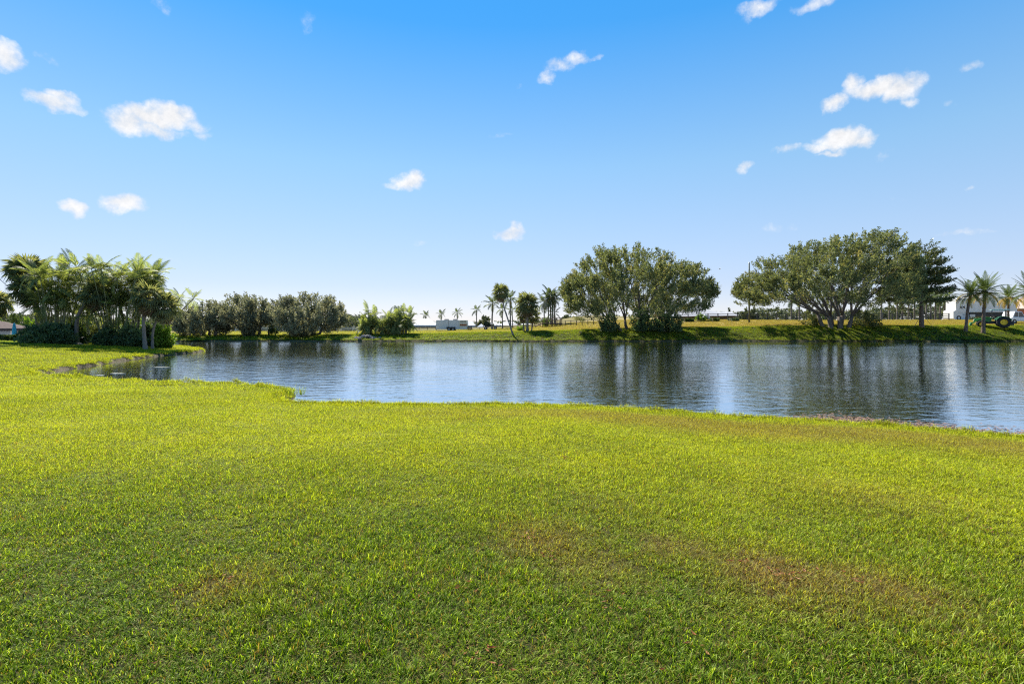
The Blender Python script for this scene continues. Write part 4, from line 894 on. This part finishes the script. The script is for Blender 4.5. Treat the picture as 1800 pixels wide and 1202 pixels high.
# closed parasol
b0 = Vector((X(25, 52), 52, gz(X(25, 52), 52))); root = thing('closed_parasol', 'folded teal parasol standing between the hedge and the house', 'parasol', b0)
zt = Z(568, 52) - b0.z
m_ = MB(); m_.tube([(0, 0, -.1), (0, 0, zt + .1)], .03, 8); m_.build('pole', 'wood', root)
m_ = MB(); m_.lathe([(.02, zt + .04), (.1, zt - .1), (.15, zt - .5), (.19, zt - 1.1), (.15, zt - 1.25), (.04, zt - 1.2)], n=10, axis='Z'); m_.build('canopy', 'teal', root, smooth=False)
m_ = MB(); m_.lathe([(.0, 0.08), (.26, .08), (.28, 0), (.28, -.1)], n=14, axis='Z'); m_.build('base', 'rock', root)
# small sign
b0 = G(156, 43); root = thing('sign', 'small blank white sign on a thin post in the thicket gap', 'sign', b0); zt = Z(584, 43) - b0.z
m_ = MB(); m_.tube([(0, 0, -.1), (0, 0, zt)], .02, 6); m_.build('post', 'steel', root)
m_ = MB(); m_.box((0, -.035, zt), (.26, .02, .3)); m_.build('board', 'white_paint', root, bevel=.004)
# cable
D = 41.8; m_ = MB(); pts = [Vector((X(p, D), D, Z(q, D) - s_)) for p, q, s_ in ((-70, 430, 0), (-20, 473, .03), (0, 490, .05), (30, 517, .05), (62, 545, .03))] + [G(132, D, .1)]
m_.tube(pts, .022, 6); tag(m_.build('guy_cable', 'black', None), 'dark slanting cable running down into the palm thicket', 'cable')
# tall pole
D = 80; b0 = G(1317, D); root = thing('utility_pole', 'tall thin dark pole standing at the edge of the tallest fig', 'pole', b0); zt = Z(462, D) - b0.z
m_ = MB(); m_.tube([(0, 0, -.3), (0, 0, zt * .5), (0, 0, zt)], [.15, .13, .1], 10); m_.build('shaft', 'green_pole', root, smooth=True)
m_ = MB(); m_.tube([(0, 0, zt - .02), (0, 0, zt + .12)], [.12, .04], 10); m_.build('cap', 'steel', root)
m_ = MB(); m_.tube([(-.13, -.13, 1.2), (-.13, -.13, zt - 1)], .025, 6); m_.build('conduit', 'steel', root)
# brick house on the right
D = 112; x0 = X(1772, D); x0 = X(1797, D + 5); b0 = Vector((x0 + 8, D + 5, gz(x0 + 8, D + 5))); root = thing('house', 'tan roofed brick house behind the golden date palm', 'house', b0)
ze, zr = Z(541, D) - b0.z, Z(516, D + 5) - b0.z
m_ = MB(); hip_roof(m_, 0, 0, ze, zr, 9, 6, 5.5); m_.build('roof', 'roof_tan', root)
m_ = MB(); m_.box((0, .2, (ze - .25) / 2 - .2), (16.4, 10.4, ze)); m_.build('wall', 'brick', root)
for k in range(5):
    w_ = MB(); w_.box((-6.4 + k * 3.1, -5.04, ze - 1.0), (2.2, .1, 1.0)); f_ = w_.build('window', 'dark_glass', root)
    w_ = MB(); w_.box((-6.4 + k * 3.1, -5.12, ze - 1.56), (2.4, .16, .1)); w_.build('sill', 'white_paint', f_)
    w_ = MB(); w_.box((-6.4 + k * 3.1, -5.1, ze - 1.0), (.08, .06, 1.0)); w_.build('mullion', 'white_paint', f_)

# ------------------------------------------------------------------ vehicles
def wheel(parent, c, rad_, wid, rim='white_paint', axis='Y', name='wheel'):
    """tyre with tread shoulders and a dished rim; axle along the given axis"""
    t = MB(); t.lathe([(rad_ * .5, -wid / 2), (rad_ * .92, -wid / 2), (rad_, -wid * .32), (rad_, wid * .32), (rad_ * .92, wid / 2), (rad_ * .5, wid / 2), (rad_ * .5, -wid / 2)], c, axis, 24)
    ty = t.build(name, 'rubber', parent, smooth=False)
    q = MB(); q.lathe([(0.001, -wid * .3), (rad_ * .2, -wid * .34), (rad_ * .25, -wid * .18), (rad_ * .42, -wid * .22), (rad_ * .5, -wid * .46), (rad_ * .5, wid * .46), (rad_ * .42, wid * .22), (rad_ * .25, wid * .18), (rad_ * .2, wid * .34), (0.001, wid * .3)], c, axis, 20)
    q.build('rim', rim, ty)
    return ty
# horse trailer
D = 94; b0 = G(795, D); root = thing('horse_trailer', 'grey horse trailer with a brown and cream nose parked on the field', 'trailer', b0)
x0, x1 = X(768, D) - b0.x, X(822, D) - b0.x; zt = Z(562.5, D) - b0.z; zb = .32; xm = X(808, D) - b0.x; W2 = 1.15
m_ = MB(); m_.prism([(x0, zb), (xm, zb), (xm, zt), (x0 + .12, zt), (x0, zt - .12)], -W2, W2); m_.build('body', 'grey_panel', root, bevel=.03)
m_ = MB(); m_.prism([(xm + .003, zb), (x1, zb), (x1 + .04, zb + .7), (x1 - .05, zt - .02), (xm + .003, zt - .02)], -W2, W2); m_.build('nose', 'cream', root, bevel=.03)
m_ = MB(); m_.box(((xm + x1) / 2 + .05, -W2 - .012, zb + .78), ((x1 - xm) * .85, .02, .36)); m_.build('stripe', 'brown_panel', root)
m_ = MB(); m_.box(((xm + x1) / 2, -W2 - .012, zt - .28), ((x1 - xm) * .75, .02, .14)); m_.build('vent', 'black', root)
m_ = MB(); m_.box((x0 + (xm - x0) * .55, -W2 - .006, (zb + zt) / 2), (.05, .014, zt - zb - .1)); m_.build('door_seam', 'black', root)
for xx in (x0 + 1.8, x0 + 3.4):
    m_ = MB(); m_.box((xx, 0, zt + .09), (.8, .7, .17), taper=.85); m_.build('roof_vent', 'black', root)
for xx in (-.1, .62):
    for yy in (-W2 + .02, W2 - .02): wheel(root, (xx - .35, yy, .33), .34, .22, 'steel')
m_ = MB(); m_.prism([(-.95, .5), (.75, .5), (.65, .74), (-.85, .74)], -W2 - .12, -W2 - .01); m_.build('fender', 'black', root)
m_ = MB(); m_.tube([(x1 - .1, 0, .38), (x1 + .9, 0, .38)], .05, 6); m_.tube([(x1 + .8, 0, .42), (x1 + .8, 0, -.02)], .035, 6); m_.build('hitch', 'black', root)
m_ = MB(); m_.tube([(x0 + .1, -W2 + .1, zb), (x0 + .1, -W2 + .1, -.02)], .04, 6); m_.build('jack_stand', 'black', root)
# black utility trailers
def utility_trailer(label, px0, px1, D, high):
    b0 = G((px0 + px1) / 2, D); root = thing('utility_trailer', label, 'trailer', b0); hw = abs(X(px1, D) - X(px0, D)) / 2
    m_ = MB(); m_.box((0, 0, .5), (hw * 2, 1.5, .1)); m_.build('deck', 'dark_wood', root)
    for yy in (-.74, .74):
        m_ = MB(); m_.box((0, yy, .56 + high), (hw * 2, .05, .07)); m_.build('side_rail', 'black', root)
        for k in range(4):
            m_ = MB(); m_.box((-hw + .05 + k * (hw * 2 - .1) / 3, yy, .53 + high / 2), (.05, .05, high + .06)); m_.build('stanchion', 'black', root)
        for xx in (-.2, .42) if hw > 1.1 else (0,): wheel(root, (xx, yy * 1.13, .28), .29, .18, 'steel')
    m_ = MB(); m_.tube([(-hw, .5, .48), (-hw - .7, 0, .45), (-hw, -.5, .48)], .035, 6); m_.tube([(-hw - .65, 0, .45), (-hw - .65, 0, -.03)], .03, 6); m_.build('tongue', 'black', root)
utility_trailer('small black utility trailer nearer the horse trailer', 849, 859, 92, .18)
utility_trailer('larger black flatbed trailer under the windblown palm', 861, 880, 93, .3)
b0 = G(826, 94); root = thing('crate_bin', 'small dark slatted bin behind the tail of the horse trailer', 'bin', b0)
for k in range(4):
    m_ = MB(); m_.box((0, -.3, .12 + k * .18), (.66, .05, .12)); m_.build('slat', 'dark_wood', root)
    m_ = MB(); m_.box((0, .3, .12 + k * .18), (.66, .05, .12)); m_.build('slat', 'dark_wood', root)
for sx in (-.33, .33):
    m_ = MB(); m_.box((sx, 0, .4), (.05, .66, .82)); m_.build('side_panel', 'dark_wood', root)
# passenger car
def car(name, label, px, D, L, H, body, rotz=0, cat='car'):
    b0 = G(px, D); root = thing(name, label, cat, b0, rotz); h = L / 2; W_ = .85
    m_ = MB(); m_.prism([(-h, .35), (h, .35), (h, .72), (h - .15, .86), (h * .5, .93), (-h * .75, .95), (-h, .82)], -W_, W_); m_.build('body', body, root, bevel=.05)
    m_ = MB(); m_.prism([(h * .48, .935), (h * .18, H), (-h * .5, H), (-h * .74, .955)], -W_ + .1, W_ - .1); m_.build('cabin', body, root, bevel=.04)
    for s in (-1, 1):
        m_ = MB(); m_.prism([(h * .42, .96), (h * .16, H - .08), (-h * .12, H - .08), (-h * .12, .96)], s * (W_ - .1) - .012, s * (W_ - .1) + .012); m_.build('side_window', 'dark_glass', root)
        m_ = MB(); m_.prism([(-h * .18, .98), (-h * .18, H - .08), (-h * .47, H - .08), (-h * .62, .98)], s * (W_ - .1) - .012, s * (W_ - .1) + .012); m_.build('side_window', 'dark_glass', root)
        for xx in (-h * .62, h * .62): wheel(root, (xx, s * (W_ - .08), .33), .33, .2, 'steel')
        m_ = MB(); m_.box((h - .06, s * .6, .68), (.1, .3, .12)); m_.build('headlight', 'white_paint', root)
    return root
car('parked_car', 'white car parked behind the pale rail fence past the olive fig', 577, 104, 3.6, 1.45, 'silver')
car('parked_car', 'white car parked behind the tractor, next to the golden date palm', 1783, 74, 3.4, 1.75, 'silver', R(8))
# horse van (white truck)
D = 100; b0 = G(1722, D); root = thing('horse_van', 'big white horse van with a tall box body behind the date palms', 'truck', b0)
def tx(p): return X(p, D) - b0.x
def tz(q): return Z(q, D) - b0.z
m_ = MB(); m_.box(((tx(1694) + tx(1777)) / 2, 0, (tz(549) + tz(522.5)) / 2), (tx(1777) - tx(1694), 2.5, tz(522.5) - tz(549))); m_.build('box_body', 'grey_panel', root, bevel=.04)
for p in (1702, 1711, 1720, 1737, 1746, 1749, 1757, 1766):
    m_ = MB(); m_.box((tx(p), -1.262, (tz(549) + tz(522.5)) / 2), (.05, .02, tz(522.5) - tz(549) - .1)); m_.build('panel_rib', 'steel', root)
m_ = MB(); m_.prism([(tx(1670), tz(562)), (tx(1694) - .004, tz(562)), (tx(1694) - .004, tz(525)), (tx(1673), tz(525)), (tx(1671.5), tz(528)), (tx(1671.5), tz(545)), (tx(1667), tz(547)), (tx(1667), tz(560))], -1.2, 1.2); m_.build('cab', 'white_paint', root, bevel=.05)
m_ = MB(); m_.box((tx(1681), -1.21, tz(527.5)), (1.9, .03, .25)); m_.build('visor', 'steel', root)
for p, w_, zq in ((1679.5, .28, 541), (1684.5, .34, 540.5)):
    m_ = MB(); zc = tz(zq); xc = tx(p)
    m_.prism([(xc - w_, zc - .3), (xc - w_ * .2, zc - .05), (xc + w_, zc - .3), (xc + w_ * .5, zc + .05), (xc + w_ * .8, zc + .32), (xc, zc + .15), (xc - w_ * .9, zc + .3), (xc - w_ * .5, zc)], -1.222, -1.203); m_.build('emblem', 'black', root)
m_ = MB(); m_.box((tx(1683), -1.212, tz(549)), (1.7, .02, .12)); m_.build('trim_line', 'steel', root)
m_ = MB(); m_.box((tx(1685), -1.212, tz(553)), (.5, .02, .1)); m_.build('door_handle', 'black', root)
m_ = MB(); m_.box((tx(1735), 0, (tz(549.5) + tz(556)) / 2), (tx(1775) - tx(1697), 2.2, tz(549.5) - tz(556))); m_.build('chassis', 'black', root)
m_ = MB(); m_.box((tx(1698), 0, tz(518.5)), (1.0, 1.6, tz(515.5) - tz(522))); m_.build('roof_unit', 'steel', root, bevel=.04)
for p in (1676, 1757, 1768):
    for s in (-1, 1): wheel(root, (tx(p), s * 1.08, .47), .48, .28, 'steel')
m_ = MB(); m_.box((tx(1700), -1.0, tz(555)), (1.0, .4, .5)); m_.build('fuel_tank', 'steel', root)
# tractor: local +X is forward
D = 66.0; b0 = G(1749, D); root = thing('tractor', 'green loader tractor with yellow wheels and a pale canopy', 'tractor', b0, R(142))
for s in (-1, 1):
    wheel(root, (-.75, s * .82, .68), .7, .42, 'yellow_paint', name='rear_wheel'); wheel(root, (1.35, s * .72, .43), .44, .3, 'yellow_paint', name='front_wheel')
    f_ = MB(); pr = [(-.75 + math.cos(a) * .78, .68 + math.sin(a) * .78) for a in [R(20 + 16 * k) for k in range(10)]]; pr2 = [(-.75 + math.cos(a) * .72, .68 + math.sin(a) * .72) for a in [R(20 + 16 * k) for k in range(9, -1, -1)]]
    f_.prism(pr + pr2, s * .82 - .24, s * .82 + .24); f_.build('fender', 'green_paint', root)
    a_ = MB(); a_.tube([(.25, s * .48, 1.15), (.9, s * .5, 1.28), (1.75, s * .5, .95), (2.3, s * .5, .42)], [.07, .08, .08, .06], 6); a_.tube([(.7, s * .5, .75), (1.5, s * .5, 1.0)], .045, 6); a_.build('loader_arm', 'green_paint', root)
    l_ = MB(); l_.lathe([(.001, .06), (.08, .05), (.09, 0)], (2.02, s * .22, .92), 'X', 12); l_.build('headlight', 'white_paint', root)
m_ = MB(); m_.prism([(.35, .72), (2.0, .72), (2.05, .95), (1.95, 1.16), (.35, 1.3)], -.33, .33); m_.build('hood', 'green_paint', root, bevel=.05)
m_ = MB(); m_.box((2.035, 0, .92), (.05, .5, .34)); m_.build('grille', 'black', root)
m_ = MB(); m_.box((.2, 0, .66), (2.6, .42, .36)); m_.build('chassis', 'black', root)
m_ = MB(); m_.tube([(1.35, -.66, .46), (1.35, .66, .46)], .08, 8); m_.build('front_axle', 'black', root)
m_ = MB(); m_.tube([(-.75, -.66, .68), (-.75, .66, .68)], .13, 8); m_.build('rear_axle', 'black', root)
m_ = MB(); m_.box((-.45, 0, 1.0), (.5, .5, .14)); m_.box((-.68, 0, 1.25), (.12, .48, .45)); m_.build('seat', 'black', root, bevel=.04)
m_ = MB(); m_.tube([(.25, 0, 1.2), (.05, 0, 1.42)], .025, 6); m_.lathe([(.16, 1.42), (.19, 1.44), (.16, 1.46), (.14, 1.44), (.16, 1.42)], (.05, 0, 0), 'Z', 16); m_.build('steering_wheel', 'black', root)
m_ = MB(); m_.tube([(-1.0, -.5, .8), (-1.0, -.5, 2.12), (-1.0, .5, 2.12), (-1.0, .5, .8)], .05, 8); m_.build('roll_bar', 'black', root)
m_ = MB(); m_.prism([(-1.35, 2.2), (.45, 2.2), (.5, 2.25), (.3, 2.33), (-1.2, 2.33), (-1.4, 2.25)], -.62, .62); m_.build('canopy', 'canopy', root, bevel=.02)
m_ = MB(); m_.tube([(-1.0, 0, 2.1), (-.95, 0, 2.22)], .06, 6); m_.tube([(.3, -.5, 1.3), (.3, -.5, 2.21)], .025, 6); m_.tube([(.3, .5, 1.3), (.3, .5, 2.21)], .025, 6); m_.build('canopy_post', 'black', root)
m_ = MB(); m_.tube([(1.5, .2, 1.15), (1.5, .2, 1.7)], .035, 8); m_.build('exhaust', 'black', root)
m_ = MB(); m_.prism([(2.25, .12), (2.85, .05), (2.9, .1), (2.5, .2), (2.4, .62), (2.25, .66)], -.85, .85); m_.build('bucket', 'green_paint', root)
m_ = MB(); m_.add([(-1.2, -.24, 1.12), (-1.2, .24, 1.12), (-1.2, 0, 1.52), (-1.17, -.24, 1.12), (-1.17, .24, 1.12), (-1.17, 0, 1.52)], [(0, 2, 1), (3, 4, 5), (0, 1, 4, 3), (1, 2, 5, 4), (2, 0, 3, 5)]); m_.build('warning_triangle', 'rust_orange', root)
m_ = MB(); m_.box((-1.45, 0, .55), (.5, 1.5, .5)); m_.tube([(-1.1, -.35, .5), (-1.5, -.35, .5)], .04, 6); m_.build('rear_ballast', 'black', root, bevel=.06)

# ------------------------------------------------------------------ timber platform
D = 92; b0 = G(970, D); root = thing('timber_platform', 'brown timber viewing platform with railings and a stair', 'platform', b0)
hw = 1.75; dk = .62
for k in range(12):
    m_ = MB(); m_.box((-hw + .15 + k * (2 * hw / 12), 0, dk), (2 * hw / 12 - .02, 2.4, .06)); m_.build('deck_plank', 'wood', root)
for k in range(5):
    for y in (-1.15, 1.15):
        m_ = MB(); m_.box((-hw + .08 + k * (2 * hw - .16) / 4, y, .72), (.1, .1, 1.75)); m_.build('post', 'dark_wood', root)
for y in (-1.22, 1.22):
    for z in (1.5, 1.15, .9):
        m_ = MB(); m_.box((0, y, z), (2 * hw, .05, .1)); m_.build('rail', 'wood', root)
    m_ = MB(); m_.box((0, y, .5), (2 * hw, .05, .16)); m_.build('beam', 'dark_wood', root)
for k in range(4):
    m_ = MB(); m_.box((-hw - .2 - k * .32, 0, dk - .1 - k * .15), (.3, 1.2, .05)); m_.build('stair_tread', 'wood', root)
for y in (-.62, .62):
    m_ = MB(); m_.tube([(-hw, y, dk - .05), (-hw - 1.3, y, -.05)], .06, 4); m_.build('stringer', 'dark_wood', root)
    m_ = MB(); m_.tube([(-hw, y, 1.5), (-hw - 1.3, y, .85), (-hw - 1.3, y, -.05)], .045, 5); m_.build('handrail', 'dark_wood', root)

# ------------------------------------------------------------------ rocks, reeds, things afloat
def rock_mesh(seed, flat=.65):
    r = random.Random(seed); mb = MB(); n = 9; rows = 6; vs = []
    for i in range(rows + 1):
        ph = math.pi * i / rows
        for j in range(n):
            th = 2 * math.pi * j / n; q = 1 + .22 * math.sin(3 * th + seed) * math.sin(2 * ph) + r.uniform(-.12, .12)
            vs.append((math.sin(ph) * math.cos(th) * q, math.sin(ph) * math.sin(th) * q, math.cos(ph) * q * flat))
    fs = [(i * n + j, (i + 1) * n + j, (i + 1) * n + (j + 1) % n, i * n + (j + 1) % n) for i in range(rows) for j in range(n)]
    mb.add(vs, fs); return make_mesh('rock', mb.v, mb.f, 'rock')
RK = [rock_mesh(s_) for s_ in range(4)]
b0 = G(643, 63.2); root = thing('rock_pile', 'pile of grey rocks on the bank under the narrow palm clump', 'rocks', b0)
rr = random.Random(4)
for k in range(34):
    x = rr.gauss(0, .75); y = rr.gauss(0, .45); sz = rr.uniform(.12, .3); z = gz(b0.x + x, b0.y + y) - b0.z + sz * .3 + max(0, .35 - abs(x) * .3) * rr.random()
    link('rock', RK[k % 4], root, Matrix.Translation((x, y, z)) @ Matrix.Rotation(rr.uniform(0, 6.28), 4, 'Z') @ Matrix.Diagonal((sz, sz * .8, sz, 1)))
o = link('stone', RK[1], None, Matrix.Translation(G(139, 39.4)) @ Matrix.Diagonal((.3, .22, .24, 1))); tag(o, 'single dark stone on the lawn between the big shrub and the thicket gap', 'stone')
b0 = Vector((-6.75, 15.4, gz(-6.75, 15.4))); root = thing('reed_tuft', 'tuft of tall grass at the tip of the small point of lawn', 'grass tuft', b0)
Vs, Fs, T = grass_tile(260, .7, .14, .34, .009, .7, np.random.default_rng(9)); mesh_obj('blades', np.array(Vs), Fs, 'grass', root, T)
def raft(label, px, py, L, W_, seed):
    Dw = (EYE - WATER) * F / (py - HY); c = Vector((X(px, Dw), Dw, WATER)); r = random.Random(seed); n = 22; mb = MB()
    ring = [((L * .5) * math.cos(6.283 * k / n) * r.uniform(.6, 1.1), (W_ * .5) * math.sin(6.283 * k / n) * r.uniform(.5, 1.1)) for k in range(n)]
    mb.add([(c.x + x, c.y + y, WATER + .012) for x, y in ring] + [(c.x + x * 1.04, c.y + y * 1.04, WATER - .02) for x, y in ring], [tuple(range(n))] + [(k, k + n, (k + 1) % n + n, (k + 1) % n) for k in range(n)])
    tag(mb.build('floating_scum', 'foam', None), label, 'floating scum')
raft('small pale scum patch afloat nearest the tip of the inlet', 176, 659.5, .42, .16, 1)
raft('middle pale scum patch afloat in the inlet', 206, 656.5, .75, .2, 2)
raft('long thin pale scum patch afloat off the cane thicket', 285, 645.5, .95, .14, 3)
# weed and twigs washed against the near shore on the right
Vd, Fd = [], []; rr = random.Random(8); k = 0
cand = [p for p in np.array(catmull(SHORE, 40)) if 4.6 < p[0] < 13 and p[1] < 13]
for p in cand:
    for q in range(34):
        off = .75 + abs(rr.gauss(0, .45)) * min(1, (p[0] - 4.2) / 3); x, y = p[0] + off * .35 + rr.uniform(-.1, .1), p[1] + off + rr.uniform(-.1, .1)
        a = rr.uniform(0, 6.28); L_ = rr.uniform(.01, .055) * (2.2 if rr.random() < .05 else 1); w_ = rr.uniform(.004, .012)
        dx, dy = math.cos(a) * L_, math.sin(a) * L_; ex, ey = -math.sin(a) * w_, math.cos(a) * w_; z = WATER + rr.uniform(.003, .012); o_ = len(Vd)
        Vd += [(x - dx - ex, y - dy - ey, z), (x + dx - ex, y + dy - ey, z), (x + dx + ex, y + dy + ey, z + .006), (x - dx + ex, y - dy + ey, z + .006)]; Fd.append((o_, o_ + 1, o_ + 2, o_ + 3))
o = mesh_obj('floating_weed', np.array(Vd), Fd, 'debris'); o['kind'] = 'stuff'; o['label'] = 'brown weed and twigs washed against the near shore'; o['category'] = 'weed'
# dead leaves fallen on the lawn
Vd, Fd, Td = [], [], []; rr = random.Random(12)
spots = [(rr.uniform(-9, 10), rr.uniform(2, 11.5), 1) for _ in range(60)] + [(-1.75, 3.1, 10), (-2.0, 3.02, 6), (.7, 6.9, 12), (-.19, 2.38, 9), (-.02, 2.28, 4), (.55, 2.95, 7), (-.25, 3.05, 5), (.1, 3.85, 10), (.25, 3.55, 8), (.9, 2.5, 4), (1.75, 3.3, 14), (1.5, 3.45, 10), (2.2, 3.25, 9), (-.55, 2.9, 4), (3.0, 2.9, 5), (-1.1, 10.8, 14), (-.5, 10.9, 16), (-.1, 10.7, 12), (1.9, 3.3, 10), (-8.6, 8.8, 12), (3.9, 4.2, 5)]
for sx, sy, n in spots:
    for q in range(n):
        x, y = sx + rr.gauss(0, .05), sy + rr.gauss(0, .05)
        a = rr.uniform(0, 6.28); L_ = rr.uniform(.01, .024); w_ = L_ * .3; z = gz(x, y) + rr.uniform(.02, .05); o_ = len(Vd); c_, s_ = math.cos(a), math.sin(a); cu = rr.uniform(.2, .6) * L_
        Vd += [(x - c_ * L_, y - s_ * L_, z + cu), (x + s_ * w_, y - c_ * w_, z + cu * .7), (x + c_ * L_, y + s_ * L_, z + cu), (x - s_ * w_, y + c_ * w_, z + cu * .7), (x, y, z)]
        Fd += [(o_, o_ + 1, o_ + 4), (o_ + 1, o_ + 2, o_ + 4), (o_ + 2, o_ + 3, o_ + 4), (o_ + 3, o_, o_ + 4)]; Td += [rr.random()] * 5
o = mesh_obj('fallen_leaves', np.array(Vd), Fd, 'dead_leaf', None, Td); o['kind'] = 'stuff'; o['label'] = 'dry brown leaves fallen on the lawn'; o['category'] = 'leaves'
# bird on the wing
D = 62; c = Vector((X(1265, D), D, Z(473, D))); m_ = MB()
m_.tube([(-.13, 0, 0), (-.06, 0, .012), (.05, 0, .01), (.1, 0, .015), (.15, 0, .01)], [.008, .035, .04, .025, .004], 8); root = thing('bird', 'tiny dark bird in flight above the metal roof', 'bird', c, R(20))
m_.build('body', 'black', root, smooth=True)
for s in (-1, 1):
    w_ = MB(); w_.add([(.05, s * .02, .02), (.08, s * .14, .07), (.0, s * .3, .05), (-.02, s * .14, .06), (-.05, s * .02, .02), (.0, s * .13, .085)], [(0, 1, 5), (1, 2, 5), (2, 3, 5), (3, 4, 5), (4, 0, 5)]); w_.build('wing', 'black', root)
